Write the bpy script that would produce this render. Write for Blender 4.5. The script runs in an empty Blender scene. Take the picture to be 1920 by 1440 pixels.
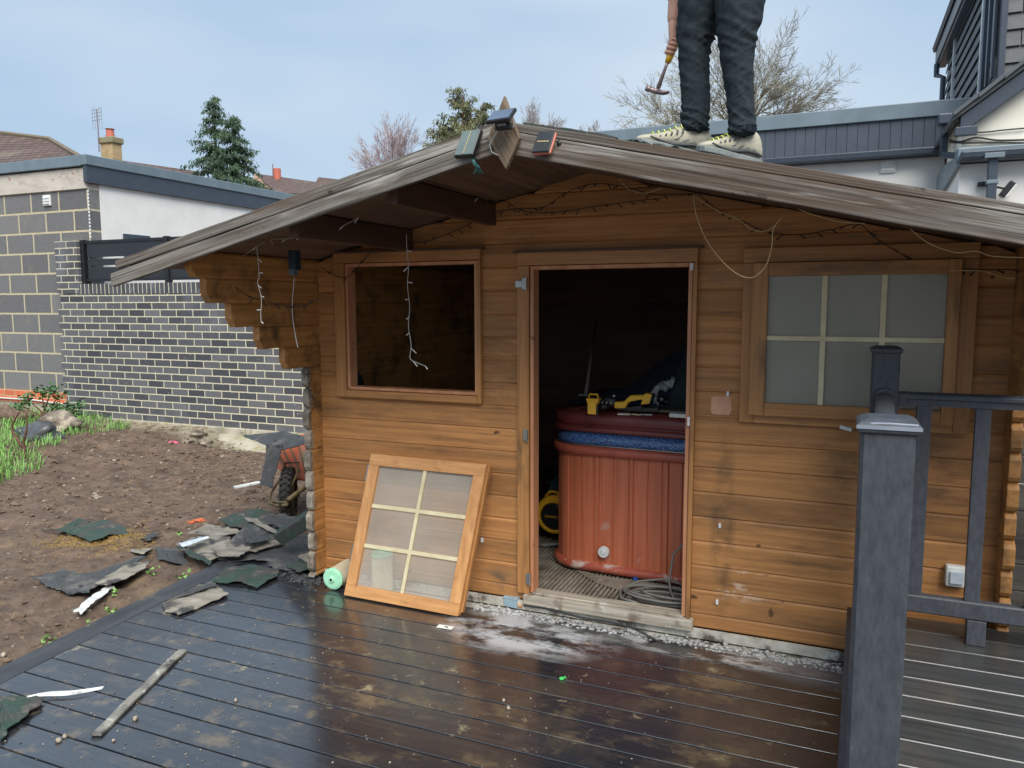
import bpy, bmesh, math, random
from math import sin, cos, pi, radians, sqrt, atan2
from mathutils import Vector, Matrix, noise
S = bpy.context.scene
COL = S.collection
R_ = random.Random(7)
# ------------------------------------------------------------------ camera
YAW, PITCH, ROLL, FPX = radians(23.0), radians(6.1), radians(-.15), 1442.0
CAM = Vector((0, -3.8767, 1.72))
_f = Vector((-sin(YAW)*cos(PITCH), cos(YAW)*cos(PITCH), -sin(PITCH)))
_r = Vector((cos(YAW), sin(YAW), 0)); _u = _r.cross(_f)
RR = _r*cos(ROLL)+_u*sin(ROLL); UU = _u*cos(ROLL)-_r*sin(ROLL); FW = _f
cd = bpy.data.cameras.new('camera'); cam = bpy.data.objects.new('camera', cd); COL.objects.link(cam)
m = Matrix((RR, UU, -FW)).transposed().to_4x4(); m.translation = CAM; cam.matrix_world = m
cd.sensor_width = 36; cd.lens = FPX/1920*36; cd.clip_end = 600; cd.clip_start = .02
S.camera = cam
# ------------------------------------------------------------------ light
SUN_EL, SUN_AZ = 50, 146      # elevation, direction the light comes from, degrees clockwise from +y
S.view_settings.view_transform = 'Standard'; S.view_settings.look = 'None'; S.view_settings.gamma = 1
S.view_settings.exposure = 0.66
w = bpy.data.worlds.new('World'); S.world = w; w.use_nodes = True
nt = w.node_tree; N = nt.nodes; L = nt.links; bg = N['Background']
sky = N.new('ShaderNodeTexSky'); sky.sky_type = 'NISHITA'; sky.sun_disc = False
sky.sun_elevation = radians(SUN_EL); sky.sun_rotation = radians(SUN_AZ); sky.dust_density = 2.5; sky.air_density = 1.2
sc = N.new('ShaderNodeVectorMath'); sc.operation = 'SCALE'; sc.inputs['Scale'].default_value = .9
L.new(sky.outputs[0], sc.inputs[0])
tc = N.new('ShaderNodeTexCoord'); mp = N.new('ShaderNodeMapping'); mp.inputs['Scale'].default_value = (1, 1, 3.2)
L.new(tc.outputs['Generated'], mp.inputs[0])
n1 = N.new('ShaderNodeTexNoise'); n1.inputs['Scale'].default_value = 1.5; n1.inputs['Detail'].default_value = 3; n1.inputs['Roughness'].default_value = .45
L.new(mp.outputs[0], n1.inputs['Vector'])
cr = N.new('ShaderNodeValToRGB'); cr.color_ramp.elements[0].position = .36; cr.color_ramp.elements[1].position = .64
cr.color_ramp.elements[0].color = (3.5, 5.2, 7.3, 1); cr.color_ramp.elements[1].color = (5.9, 7.0, 8.2, 1)
L.new(n1.outputs[0], cr.inputs[0])
mx = N.new('ShaderNodeMix'); mx.data_type = 'RGBA'; mx.inputs[0].default_value = .86
L.new(sc.outputs[0], mx.inputs[6]); L.new(cr.outputs[0], mx.inputs[7]); L.new(mx.outputs[2], bg.inputs[0])
bg.inputs['Strength'].default_value = .072
sl = bpy.data.lights.new('sun', 'SUN'); so = bpy.data.objects.new('sun', sl); COL.objects.link(so)
sl.energy = 3.1; sl.angle = radians(42); sl.color = (1, .95, .88)
_az = radians(SUN_AZ); _sd = Vector((sin(_az)*cos(radians(SUN_EL)), cos(_az)*cos(radians(SUN_EL)), sin(radians(SUN_EL))))
so.rotation_euler = _sd.to_track_quat('Z', 'Y').to_euler()
# ------------------------------------------------------------------ pixel -> point on a real plane
def ray(x, y): return FW*FPX+RR*(x-960)-UU*(y-720)
def aty(x, y, Y=0.0):
    d = ray(x, y); return CAM+d*((Y-CAM.y)/d.y)
def atz(x, y, Z=0.0):
    d = ray(x, y); return CAM+d*((Z-CAM.z)/d.z)
def atx(x, y, X=0.0):
    d = ray(x, y); return CAM+d*((X-CAM.x)/d.x)
# ------------------------------------------------------------------ materials
def lin(h):
    h = h.lstrip('#'); o = []
    for i in (0, 2, 4):
        c = int(h[i:i+2], 16)/255; o.append(c/12.92 if c <= .04045 else ((c+.055)/1.055)**2.4)
    return tuple(o)
def M(name, cols, ns=8, st=(1, 1, 1), rot=None, rough=.6, rough2=None, bump=.2, bdist=.01, detail=6, spots=(), metal=0, bands=None, lo=.32, hi=.68, nrough=.6, distort=0, spec=.5, alpha=1, sheen=0, coat=0, wave=None):
    mt = bpy.data.materials.new(name); mt.use_nodes = True; t = mt.node_tree; N = t.nodes; L = t.links
    b = N['Principled BSDF']; b.inputs['Metallic'].default_value = metal; b.inputs['Specular IOR Level'].default_value = spec
    b.inputs['Coat Weight'].default_value = coat; b.inputs['Coat Roughness'].default_value = .17; b.inputs['Coat IOR'].default_value = 1.8; b.inputs['Alpha'].default_value = alpha
    if sheen: b.inputs['Sheen Weight'].default_value = sheen
    if isinstance(cols[0], (int, float)): cols = (cols, cols)
    tc = N.new('ShaderNodeTexCoord'); src = tc.outputs['Object']; base = src
    if rot:
        vr = N.new('ShaderNodeVectorRotate'); vr.rotation_type = 'Y_AXIS'; vr.inputs['Angle'].default_value = rot; L.new(src, vr.inputs[0]); src = vr.outputs[0]
    if bands:
        ax, pitch, offs, amt = bands
        sx = N.new('ShaderNodeSeparateXYZ'); L.new(base, sx.inputs[0]); o = sx.outputs['XYZ'.index(ax)]
        a = N.new('ShaderNodeMath'); a.operation = 'SUBTRACT'; L.new(o, a.inputs[0]); a.inputs[1].default_value = offs
        d = N.new('ShaderNodeMath'); d.operation = 'DIVIDE'; L.new(a.outputs[0], d.inputs[0]); d.inputs[1].default_value = pitch
        fl = N.new('ShaderNodeMath'); fl.operation = 'FLOOR'; L.new(d.outputs[0], fl.inputs[0])
        wn = N.new('ShaderNodeTexWhiteNoise'); wn.noise_dimensions = '1D'; L.new(fl.outputs[0], wn.inputs['W'])
        om = N.new('ShaderNodeVectorMath'); om.operation = 'MULTIPLY_ADD'; om.inputs[1].default_value = (7, 7, 7); L.new(wn.outputs['Color'], om.inputs[0]); L.new(src, om.inputs[2]); src = om.outputs[0]
    def nz(scale, stv, det=detail, off=0):
        mp = N.new('ShaderNodeMapping'); mp.inputs['Scale'].default_value = stv; mp.inputs['Location'].default_value = (off, off*1.7, off*.6)
        L.new(src, mp.inputs[0]); n = N.new('ShaderNodeTexNoise'); n.inputs['Scale'].default_value = scale
        n.inputs['Detail'].default_value = det; n.inputs['Roughness'].default_value = nrough; n.inputs['Distortion'].default_value = distort
        L.new(mp.outputs[0], n.inputs['Vector']); return n.outputs[0]
    def mr(v, a, b_, c=0, d=1):
        r = N.new('ShaderNodeMapRange'); r.inputs[1].default_value = a; r.inputs[2].default_value = b_; r.inputs[3].default_value = c; r.inputs[4].default_value = d
        L.new(v, r.inputs[0]); return r.outputs[0]
    def mix(f, a, bb):
        x = N.new('ShaderNodeMix'); x.data_type = 'RGBA'; L.new(f, x.inputs[0])
        for s, v in ((6, a), (7, bb)):
            if isinstance(v, tuple): x.inputs[s].default_value = (*v[:3], 1)
            else: L.new(v, x.inputs[s])
        return x.outputs[2]
    n0 = nz(ns, st); c = mix(mr(n0, lo, hi), tuple(cols[0]), tuple(cols[1]))
    hgt = n0
    if wave:
        wv = N.new('ShaderNodeTexWave'); wv.wave_type = 'BANDS'; wv.bands_direction = wave[0]; wv.inputs['Scale'].default_value = wave[1]
        wv.inputs['Distortion'].default_value = wave[2]; wv.inputs['Detail'].default_value = 3; wv.inputs['Detail Scale'].default_value = 1.2
        mp = N.new('ShaderNodeMapping'); mp.inputs['Scale'].default_value = st; L.new(src, mp.inputs[0]); L.new(mp.outputs[0], wv.inputs[0])
        hh = N.new('ShaderNodeMath'); hh.operation = 'MULTIPLY'; L.new(wv.outputs[1], hh.inputs[0]); L.new(n0, hh.inputs[1]); hgt = hh.outputs[0]
        c = mix(mr(wv.outputs[1], .2, 1, 0, wave[3]), c, tuple(cols[1]))
    if bands:
        hs = N.new('ShaderNodeHueSaturation'); L.new(mr(wn.outputs['Value'], 0, 1, 1-bands[3], 1+bands[3]), hs.inputs['Value']); L.new(c, hs.inputs['Color']); c = hs.outputs[0]
    rg = None
    if rough2 is not None: rg = mr(nz(3, (1, 1, 1), 4, 5), .35, .65, rough, rough2)
    k = 11
    for sp in spots:
        k += 7
        col, scale, slo, shi = sp[:4]; o = sp[4] if len(sp) > 4 else {}
        f = mr(nz(scale, o.get('st', (1, 1, 1)), o.get('det', 5), k), slo, shi, 0, o.get('max', 1))
        for key in ('c', 'c2'):
            if key in o:
                cx, cy, cz, rx, ry, rz = o[key]
                mp = N.new('ShaderNodeMapping'); mp.vector_type = 'TEXTURE'; mp.inputs['Location'].default_value = (cx, cy, cz); mp.inputs['Scale'].default_value = (rx, ry, rz)
                L.new(base, mp.inputs[0]); ln = N.new('ShaderNodeVectorMath'); ln.operation = 'LENGTH'; L.new(mp.outputs[0], ln.inputs[0])
                g = mr(ln.outputs['Value'], .55, 1, 1, 0)
                mu = N.new('ShaderNodeMath'); mu.operation = 'MULTIPLY'; L.new(f, mu.inputs[0]); L.new(g, mu.inputs[1]); f = mu.outputs[0]
        c = mix(f, c, tuple(col))
        if 'rough' in o:
            x = N.new('ShaderNodeMix'); L.new(f, x.inputs[0])
            if rg is None: x.inputs[2].default_value = rough
            else: L.new(rg, x.inputs[2])
            x.inputs[3].default_value = o['rough']; rg = x.outputs[0]
    L.new(c, b.inputs['Base Color']); b.inputs['Roughness'].default_value = rough
    if rg is not None: L.new(rg, b.inputs['Roughness'])
    if bump:
        bp = N.new('ShaderNodeBump'); bp.inputs['Strength'].default_value = bump; bp.inputs['Distance'].default_value = bdist
        L.new(hgt, bp.inputs['Height']); L.new(bp.outputs[0], b.inputs['Normal'])
    return mt
def brickmat(name, c1, c2, mortar, bw, bh, ms, axes='XZ', off=(0, 0), offset=.5, rough=.75, stain=None, bump=.5, speck=None):
    mt = bpy.data.materials.new(name); mt.use_nodes = True; t = mt.node_tree; N = t.nodes; L = t.links; b = N['Principled BSDF']
    tc = N.new('ShaderNodeTexCoord'); sx = N.new('ShaderNodeSeparateXYZ'); L.new(tc.outputs['Object'], sx.inputs[0])
    cb = N.new('ShaderNodeCombineXYZ'); L.new(sx.outputs['XYZ'.index(axes[0])], cb.inputs[0]); L.new(sx.outputs['XYZ'.index(axes[1])], cb.inputs[1])
    mp = N.new('ShaderNodeMapping'); mp.inputs['Location'].default_value = (off[0], off[1], 0); L.new(cb.outputs[0], mp.inputs[0])
    # a little wobble so the joints are not ruled lines
    nw = N.new('ShaderNodeTexNoise'); nw.inputs['Scale'].default_value = 9; nw.inputs['Detail'].default_value = 3; L.new(tc.outputs['Object'], nw.inputs[0])
    wm = N.new('ShaderNodeVectorMath'); wm.operation = 'MULTIPLY_ADD'; wm.inputs[1].default_value = (.012, .012, 0); L.new(nw.outputs['Color'], wm.inputs[0]); L.new(mp.outputs[0], wm.inputs[2])
    br = N.new('ShaderNodeTexBrick'); br.inputs['Scale'].default_value = 1; br.inputs['Brick Width'].default_value = bw; br.inputs['Row Height'].default_value = bh
    br.inputs['Mortar Size'].default_value = ms; br.inputs['Mortar Smooth'].default_value = .15; br.offset = offset; br.inputs['Bias'].default_value = 0
    for i, c in enumerate((c1, c2, mortar)): br.inputs[1+i].default_value = (*c, 1)
    L.new(wm.outputs[0], br.inputs['Vector'])
    n = N.new('ShaderNodeTexNoise'); n.inputs['Scale'].default_value = 60; n.inputs['Detail'].default_value = 5; L.new(tc.outputs['Object'], n.inputs[0])
    mm = N.new('ShaderNodeMix'); mm.data_type = 'RGBA'; mm.blend_type = 'OVERLAY'; mm.inputs[0].default_value = .55; L.new(br.outputs[0], mm.inputs[6]); L.new(n.outputs[0], mm.inputs[7]); c = mm.outputs[2]
    def sp(c, col, scale, lo, hi, mxv, stv=(1, 1, 1)):
        m2 = N.new('ShaderNodeMapping'); m2.inputs['Scale'].default_value = stv; L.new(tc.outputs['Object'], m2.inputs[0])
        n2 = N.new('ShaderNodeTexNoise'); n2.inputs['Scale'].default_value = scale; n2.inputs['Detail'].default_value = 5; L.new(m2.outputs[0], n2.inputs[0])
        r = N.new('ShaderNodeMapRange'); r.inputs[1].default_value = lo; r.inputs[2].default_value = hi; r.inputs[4].default_value = mxv; L.new(n2.outputs[0], r.inputs[0])
        x = N.new('ShaderNodeMix'); x.data_type = 'RGBA'; L.new(r.outputs[0], x.inputs[0]); L.new(c, x.inputs[6]); x.inputs[7].default_value = (*col, 1); return x.outputs[2]
    if stain: c = sp(c, *stain)
    if speck: c = sp(c, *speck)
    L.new(c, b.inputs['Base Color']); b.inputs['Roughness'].default_value = rough
    inv = N.new('ShaderNodeMath'); inv.operation = 'SUBTRACT'; inv.inputs[0].default_value = 1; L.new(br.outputs['Fac'], inv.inputs[1])
    ad = N.new('ShaderNodeMath'); ad.operation = 'MULTIPLY_ADD'; ad.inputs[1].default_value = .5; L.new(n.outputs[0], ad.inputs[0]); L.new(inv.outputs[0], ad.inputs[2])
    bp = N.new('ShaderNodeBump'); bp.inputs['Strength'].default_value = bump; bp.inputs['Distance'].default_value = .01; L.new(ad.outputs[0], bp.inputs['Height']); L.new(bp.outputs[0], b.inputs['Normal'])
    return mt
def plain(name, c, rough=.5, metal=0, var=.12, ns=14, bump=.08, **k):
    return M(name, (tuple(x*(1-var) for x in c), tuple(min(1, x*(1+var)) for x in c)), ns=ns, rough=rough, metal=metal, bump=bump, **k)

LOGC = ((.29, .122, .038), (.57, .272, .09))
GRIME = (.085, .052, .026)
m_log = M('stained_log', LOGC, ns=48, st=(.028, 1, 1), lo=.25, hi=.75, rough=.5, rough2=.72, bump=.35, bdist=.004, bands=('Z', .1275, .1235, .13), nrough=.7,
    spots=[((.09, .04, .015), 8, .705, .73, dict(st=(.8, 1, 1), det=2, max=.9)), (GRIME, 3.2, .50, .72, dict(st=(.32, 1, 1.8), max=.6)), (GRIME, 28, .56, .7, dict(st=(.06, 1, 1), max=.6)), ((.66, .33, .12), 4, .6, .74, dict(st=(.25, 1, 1), max=.5)),
           ((.035, .028, .02), 5, .4, .62, dict(st=(.5, 1, 1), c=(.25, 0, .93, .42, .3, .3), max=.6)), ((.05, .035, .02), 6, .42, .6, dict(c=(-.5, 0, .62, .07, .3, .62), max=.5)),
           ((.04, .03, .018), 6, .4, .6, dict(st=(.3, 1, 1), c=(-1.72, 0, 1.35, .22, .3, .36), max=.45)), ((.62, .47, .36), 9, .56, .66, dict(st=(.6, 1, 1), c=(-.42, 0, .3, .2, .3, .1), max=.8)),
           ((.13, .09, .055), 7, .45, .62, dict(st=(.5, 1, 1), c=(-1.65, 0, .1, .45, .3, .14), max=.9))])
m_logside = M('side_log_wood', ((.28, .12, .032), (.56, .28, .09)), ns=40, st=(1, .04, 1), lo=.25, hi=.75, rough=.62, bump=.35, bdist=.004, spots=[(GRIME, 6, .5, .68, dict(max=.85))])
m_endgrain = M('weathered_end_grain', ((.12, .095, .07), (.40, .35, .28)), ns=14, rough=.85, bump=.6, spots=[((.05, .045, .035), 9, .55, .7)])
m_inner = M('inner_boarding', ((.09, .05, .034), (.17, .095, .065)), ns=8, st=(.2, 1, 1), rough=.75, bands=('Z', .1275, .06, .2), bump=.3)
m_case = M('casing_wood', ((.29, .125, .038), (.54, .26, .085)), ns=60, lo=.25, hi=.75, st=(1, 1, .03), rough=.5, bump=.3, bdist=.003, spots=[(GRIME, 7, .54, .7, dict(st=(1, 1, .3), max=.75))])
m_caseh = M('casing_wood_across', ((.29, .125, .038), (.54, .26, .085)), ns=60, lo=.25, hi=.75, st=(.03, 1, 1), rough=.5, bump=.3, bdist=.003, spots=[(GRIME, 7, .54, .7, dict(st=(.3, 1, 1), max=.75))])
m_jamb = M('raw_pink_pine', ((.44, .18, .085), (.66, .33, .17)), ns=10, st=(1, 1, .15), rough=.55, bump=.2, spots=[((.2, .06, .03), 20, .66, .72)])
m_sash = M('fresh_orange_pine', ((.46, .21, .075), (.70, .37, .145)), ns=30, st=(1, 1, .1), rough=.42, bump=.25, bdist=.003, spots=[((.25, .09, .03), 7, .58, .75, dict(max=.6))])
m_sashh = M('fresh_orange_pine_across', ((.46, .21, .075), (.70, .37, .145)), ns=30, st=(.1, 1, 1), rough=.42, bump=.25, bdist=.003, spots=[((.25, .09, .03), 7, .58, .75, dict(max=.6))])
def barge(n, rot): return M(n, ((.04, .034, .028), (.31, .288, .255)), ns=62, st=(.018, 1, 1), lo=.28, hi=.78, rot=rot, rough=.8, bump=.9, bdist=.008, nrough=.6, distort=.25,
    spots=[((.075, .046, .028), 2.6, .42, .60, dict(st=(.45, 1, 4), max=.8)), ((.5, .48, .45), 16, .56, .7, dict(st=(.08, 1, 1), max=.85)), ((.03, .022, .016), 80, .58, .68, dict(st=(.02, 1, 1), max=.85)), ((.04, .028, .018), 13, .66, .70, dict(st=(.6, 1, 1), max=.95))])
m_bargeL = barge('weathered_grey_board', radians(13.3)); m_bargeR = barge('weathered_silver_board', radians(-13.3)); m_bargeU = barge('weathered_brown_board', radians(-13.3))
m_finial = M('weathered_diamond_board', ((.06, .04, .025), (.27, .2, .13)), ns=70, st=(1, 1, .05), rot=.5, rough=.8, bump=.6)
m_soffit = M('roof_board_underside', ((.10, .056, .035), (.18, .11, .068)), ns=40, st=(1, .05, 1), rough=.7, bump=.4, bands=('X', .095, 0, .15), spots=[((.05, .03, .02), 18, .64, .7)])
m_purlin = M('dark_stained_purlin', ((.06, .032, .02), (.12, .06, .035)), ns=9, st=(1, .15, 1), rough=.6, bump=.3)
m_felt_g = M('green_mineral_felt', ((.02, .044, .036), (.05, .092, .072)), ns=180, rough=.9, bump=.6, detail=3, spots=[((.065, .062, .058), 5, .46, .6, dict(det=9)), ((.17, .15, .12), 11, .58, .68, dict(det=9, max=.8)), ((.2, .22, .2), 90, .66, .72)])
m_felt_k = M('dark_felt', ((.03, .034, .038), (.085, .09, .095)), ns=120, rough=.8, bump=.5, detail=3, spots=[((.17, .16, .14), 6, .5, .68, dict(det=9, max=.8)), ((.02, .06, .045), 3.5, .56, .62), ((.02, .02, .02), 20, .6, .7)])
m_felt_b = M('felt_underside', ((.16, .145, .115), (.33, .3, .25)), ns=11, st=(.4, 1, 1), rough=.85, bump=.4, spots=[((.05, .05, .05), 6, .52, .62), ((.4, .5, .55), 5, .66, .7)])
m_white = plain('white_plastic', (.72, .74, .72), .45); m_bluew = M('pale_blue_strip', ((.42, .5, .58), (.7, .74, .78)), ns=12, rough=.6)
m_strip = M('torn_membrane', ((.5, .52, .52), (.75, .76, .74)), ns=20, rough=.7, spots=[((.2, .2, .18), 12, .6, .7)])
m_batt = M('bitumen_strip', ((.09, .09, .085), (.3, .29, .25)), ns=16, st=(.6, .6, 1), rough=.75, bump=.6, spots=[((.5, .5, .45), 20, .6, .68), ((.05, .05, .05), 9, .55, .65)])
MUD = (.17, .125, .068)
m_deck = M('wet_composite_decking', ((.010, .012, .016), (.029, .032, .039)), ns=55, st=(.04, 1, 1), rough=.2, rough2=.40, bump=.5, bdist=.0012, bands=('Y', .15, -.1, .2), nrough=.7, coat=.85,
    spots=[((.085, .064, .042), 3.4, .50, .62, dict(c=(-.95, -.8, 0, 1.2, 1.0, 1), det=9, max=.45, rough=.5)), (MUD, 4.6, .55, .67, dict(st=(.6, 1, 1), det=9, rough=.6, max=.7, c=(-1.0, -1.3, 0, 2.4, 1.7, 1))),
           ((.36, .3, .18), 6, .62, .70, dict(det=8, rough=.7, max=.7)), ((.48, .5, .52), 4.2, .44, .56, dict(st=(.8, 1.4, 1), det=8, c=(-1.45, -.3, 0, .55, .3, .5), rough=.65, max=.9)),
           ((.55, .56, .55), 6, .48, .58, dict(st=(.6, 1.4, 1), det=8, c=(-.45, -.12, 0, .75, .17, .5), rough=.7, max=.9)), ((.16, .17, .19), 2, .35, .45, dict(c=(.0, -.16, 0, .42, .2, .5), rough=.6, max=.7)),
           (MUD, 8, .55, .68, dict(det=8, max=.75, rough=.6, c=(-2.7, -1.5, 0, 1.3, 1.5, 1)))])
m_deck2 = M('damp_dark_decking', ((.022, .025, .026), (.052, .056, .056)), ns=50, st=(.04, 1, 1), rough=.35, rough2=.55, coat=.35, bump=.3, bdist=.002, bands=('Y', .158, -.1, .12), spots=[((.11, .085, .06), 2.5, .55, .7, dict(max=.5))])
m_border = M('dark_border_board', ((.03, .032, .036), (.062, .064, .07)), ns=12, st=(1, .2, 1), rough=.3, rough2=.5, bump=.4, bdist=.003, spots=[((.3, .25, .16), 5, .6, .72, dict(det=8, rough=.7, max=.8))])
m_rail = M('charcoal_composite', ((.032, .037, .046), (.064, .071, .084)), ns=60, st=(1, 1, .35), rough=.42, rough2=.6, bump=.5, bdist=.0025, nrough=.75, spots=[((.13, .135, .14), 30, .66, .74, dict(st=(1, 1, .3), max=.5))])
m_railw = plain('worn_cap_edge', (.22, .25, .3), .6)
SOIL = ((.085, .056, .039), (.205, .142, .1))
m_soil = M('bare_garden_soil', SOIL, ns=7, rough=.9, bump=1, bdist=.03, nrough=.75, detail=10,
    spots=[((.045, .026, .018), 3.5, .48, .66, dict(max=.75, det=9)), ((.04, .023, .016), 22, .56, .68), ((.30, .21, .13), 6, .56, .68, dict(max=.6, det=9)), ((.42, .33, .2), 34, .64, .7, dict(max=.8)), ((.28, .2, .11), 2.2, .58, .72, dict(c=(-6, -.3, 0, 3, 1.6, 2), max=.7)), ((.3, .27, .19), 5, .38, .52, dict(c=(-8, 4.7, 0, 3.6, .75, 1), max=.85)),
           ((.4, .25, .08), 6, .48, .6, dict(c=(-5.1, .1, 0, .5, .35, 1), max=.8))])
m_grassgr = plain('grass_blades', (.18, .35, .085), .6, var=.45, ns=9, bump=0)
m_stone = M('field_stone', ((.13, .105, .08), (.36, .31, .24)), ns=12, rough=.85, bump=.5, bands=('X', .07, 0, .4))
m_clod = M('soil_clod', SOIL, ns=20, rough=.95, bump=.6)
m_gravel = M('pale_gravel', ((.18, .19, .2), (.6, .6, .58)), ns=60, detail=1, rough=.8, bump=.4)
m_mortar = M('splashed_mortar', ((.38, .36, .3), (.66, .64, .57)), ns=14, rough=.85, bump=.7, bdist=.01, spots=[((.12, .1, .08), 8, .52, .62)])
m_sill = M('worn_threshold', ((.27, .24, .19), (.55, .49, .4)), ns=40, st=(.06, 1, 1), rough=.8, bump=.5, spots=[((.2, .15, .11), 8, .55, .68), ((.55, .53, .48), 12, .6, .68)])
m_brick = brickmat('dark_engineering_brick', (.05, .052, .062), (.14, .14, .15), (.60, .565, .41), .325, .1083, .0088, off=(.03, .105+.0044), stain=((.3, .33, .38), 1.8, .56, .8, .45, (1, 1, .45)), speck=((.45, .46, .45), 16, .68, .74, .6))
m_soldier = brickmat('soldier_course_brick', (.05, .052, .065), (.088, .088, .105), (.58, .55, .4), .089, .30, .0075, off=(.0, .05), offset=0, stain=((.3, .33, .38), 3, .52, .76, .5))
m_block = brickmat('dense_concrete_block', (.115, .115, .12), (.19, .19, .19), (.52, .46, .31), .66, .33, .017, off=(.13, .1), stain=((.33, .27, .17), 2.2, .6, .75, .4), speck=((.4, .38, .33), 45, .62, .7, .5), bump=.8)
m_red = brickmat('red_brick', (.55, .13, .06), (.66, .18, .08), (.55, .42, .26), .275, .105, .009, off=(0, .08), speck=((.5, .3, .2), 30, .6, .7, .4))
m_render = M('white_render', ((.74, .735, .7), (.84, .83, .8)), ns=2.5, rough=.85, bump=.12, spots=[((.55, .53, .48), 1.6, .55, .8, dict(max=.35))])
m_cream = M('cream_render', ((.78, .75, .64), (.84, .82, .72)), ns=2.5, rough=.85, bump=.1, spots=[((.6, .58, .48), 2, .58, .75, dict(max=.4))])
m_conc = M('stained_concrete', ((.26, .24, .18), (.48, .44, .35)), ns=5, rough=.9, bump=.6, spots=[((.3, .26, .08), 6, .55, .68), ((.12, .11, .09), 14, .62, .7)])
m_lint = M('raw_softwood_plate', ((.42, .38, .33), (.6, .56, .5)), ns=3, st=(.4, 1, 1), rough=.8, distort=2, spots=[((.36, .17, .09), 6, .62, .68), ((.22, .2, .18), 5, .6, .7)])
m_anth = plain('anthracite_plastic', (.047, .062, .085), .35, var=.1, ns=5); m_anthl = plain('grey_roof_trim', (.15, .2, .235), .4, var=.12, ns=4)
m_clad = M('anthracite_cladding', ((.052, .064, .088), (.068, .082, .108)), ns=6, rough=.42, bump=.1)
m_slate = M('hung_slate', ((.045, .052, .058), (.085, .095, .1)), ns=6, rough=.5, bump=.3, bands=('Z', .13, 0, .3))
m_alu = plain('flashing_metal', (.6, .62, .64), .35, .6); m_glass = plain('window_glass', (.35, .42, .5), .08, 0, bump=0)
m_rooft = brickmat('concrete_roof_tile', (.105, .066, .055), (.15, .095, .08), (.05, .035, .03), .3, .12, .02, axes='XZ', stain=((.22, .2, .15), .8, .55, .7, .4))
m_ybrick = brickmat('yellow_stock_brick', (.42, .29, .13), (.5, .36, .18), (.4, .34, .24), .22, .075, .01, stain=((.2, .17, .08), 2, .5, .7, .5))
m_terra = plain('terracotta_pot', (.5, .14, .09), .7)
m_blk = plain('black_plastic', (.012, .013, .015), .4); m_blk2 = plain('dark_cable', (.02, .02, .022), .5)
m_steel = plain('dull_steel', (.4, .4, .38), .35, .9); m_rust = M('rusty_frame_metal', ((.09, .065, .03), (.22, .16, .08)), ns=20, rough=.65, metal=.3)
m_tubw = M('redwood_cabinet', ((.43, .118, .055), (.6, .175, .083)), ns=30, st=(1, 1, .04), rough=.38, bump=.2, bdist=.002, spots=[((.55, .4, .36), 8, .6, .68, dict(c=(-1.05, .45, .3, .35, .4, .28), max=.5)), ((.5, .42, .38), 26, .68, .74, dict(max=.5))])
m_tubt = M('redwood_plastic_trim', ((.36, .08, .05), (.48, .12, .07)), ns=10, rough=.35, bump=.15, spots=[((.6, .52, .46), 10, .53, .62, dict(c=(-1.1, .4, .12, .8, .5, .05), max=.85))])
m_vinyl = M('maroon_vinyl', ((.15, .03, .026), (.22, .048, .042)), ns=5, rough=.38, bump=.15, bdist=.01)
m_shell = M('blue_speckled_shell', ((.018, .05, .19), (.12, .25, .5)), ns=130, detail=2, rough=.25, bump=0, lo=.42, hi=.6, spots=[((.5, .62, .78), 170, .6, .66), ((.008, .015, .07), 90, .58, .64)])
m_yel = plain('yellow_tool_plastic', (.8, .44, .02), .42, var=.08); m_navy = M('navy_cloth', ((.006, .012, .03), (.02, .03, .06)), ns=6, rough=.9, bump=.4)
m_gcloth = M('dark_green_cloth', ((.01, .022, .025), (.02, .035, .038)), ns=6, rough=.9, bump=.4)
m_foil = M('crumpled_grey_sleeve', ((.25, .27, .26), (.6, .62, .6)), ns=18, rough=.5, bump=.8)
m_hose = plain('grey_cable', (.2, .2, .18), .5); m_mint = M('mint_plastic', ((.30, .66, .42), (.42, .78, .54)), ns=9, rough=.45, bump=.1)
m_pleat = M('stained_pleated_paper', ((.52, .47, .34), (.72, .68, .54)), ns=5, rough=.85, bump=.2, spots=[((.35, .28, .15), 4, .58, .7, dict(max=.6))])
m_tape = M('pale_wood_bar', ((.58, .5, .3), (.75, .68, .45)), ns=12, rough=.55, bump=.1)
m_floor = M('dusty_floor_slats', ((.17, .145, .11), (.36, .32, .26)), ns=9, rough=.8, bump=.6, spots=[((.5, .48, .42), 26, .6, .68), ((.10, .06, .03), 6, .56, .7)])
m_floord = plain('brown_under_floor', (.035, .018, .011), .85, var=.4)
m_cable = plain('copper_wire', (.5, .36, .16), .35, .3); m_clear = plain('clear_cable', (.5, .5, .46), .3)
m_dkwire = plain('black_fairy_wire', (.008, .009, .012), .6)
m_solarp = M('solar_cells', ((.09, .12, .12), (.15, .19, .185)), ns=4, rough=.15, bump=0); m_solark = plain('dark_solar_cells', (.035, .04, .042), .12, bump=0)
m_solarb = M('blue_solar_cells', ((.05, .075, .13), (.1, .14, .2)), ns=3, rough=.1, bump=0)
m_coral = plain('coral_plastic', (.6, .2, .14), .45); m_twine = plain('green_wire', (.03, .12, .11), .55)
m_skin = M('skin', ((.52, .27, .19), (.66, .38, .28)), ns=8, rough=.5, bump=.05)
m_trous = M('charcoal_work_trousers', ((.016, .023, .029), (.03, .041, .049)), ns=45, rough=.95, spec=.2, bump=.5, bdist=.004)
m_jack = M('dark_work_jacket', ((.02, .025, .035), (.04, .045, .06)), ns=5, rough=.9, bump=.3)
m_shoe = M('worn_cream_suede', ((.28, .265, .2), (.44, .42, .335)), ns=14, rough=.85, bump=.3, spots=[((.2, .2, .17), 9, .55, .68, dict(st=(1, 1, 3), max=.6))])
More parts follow.
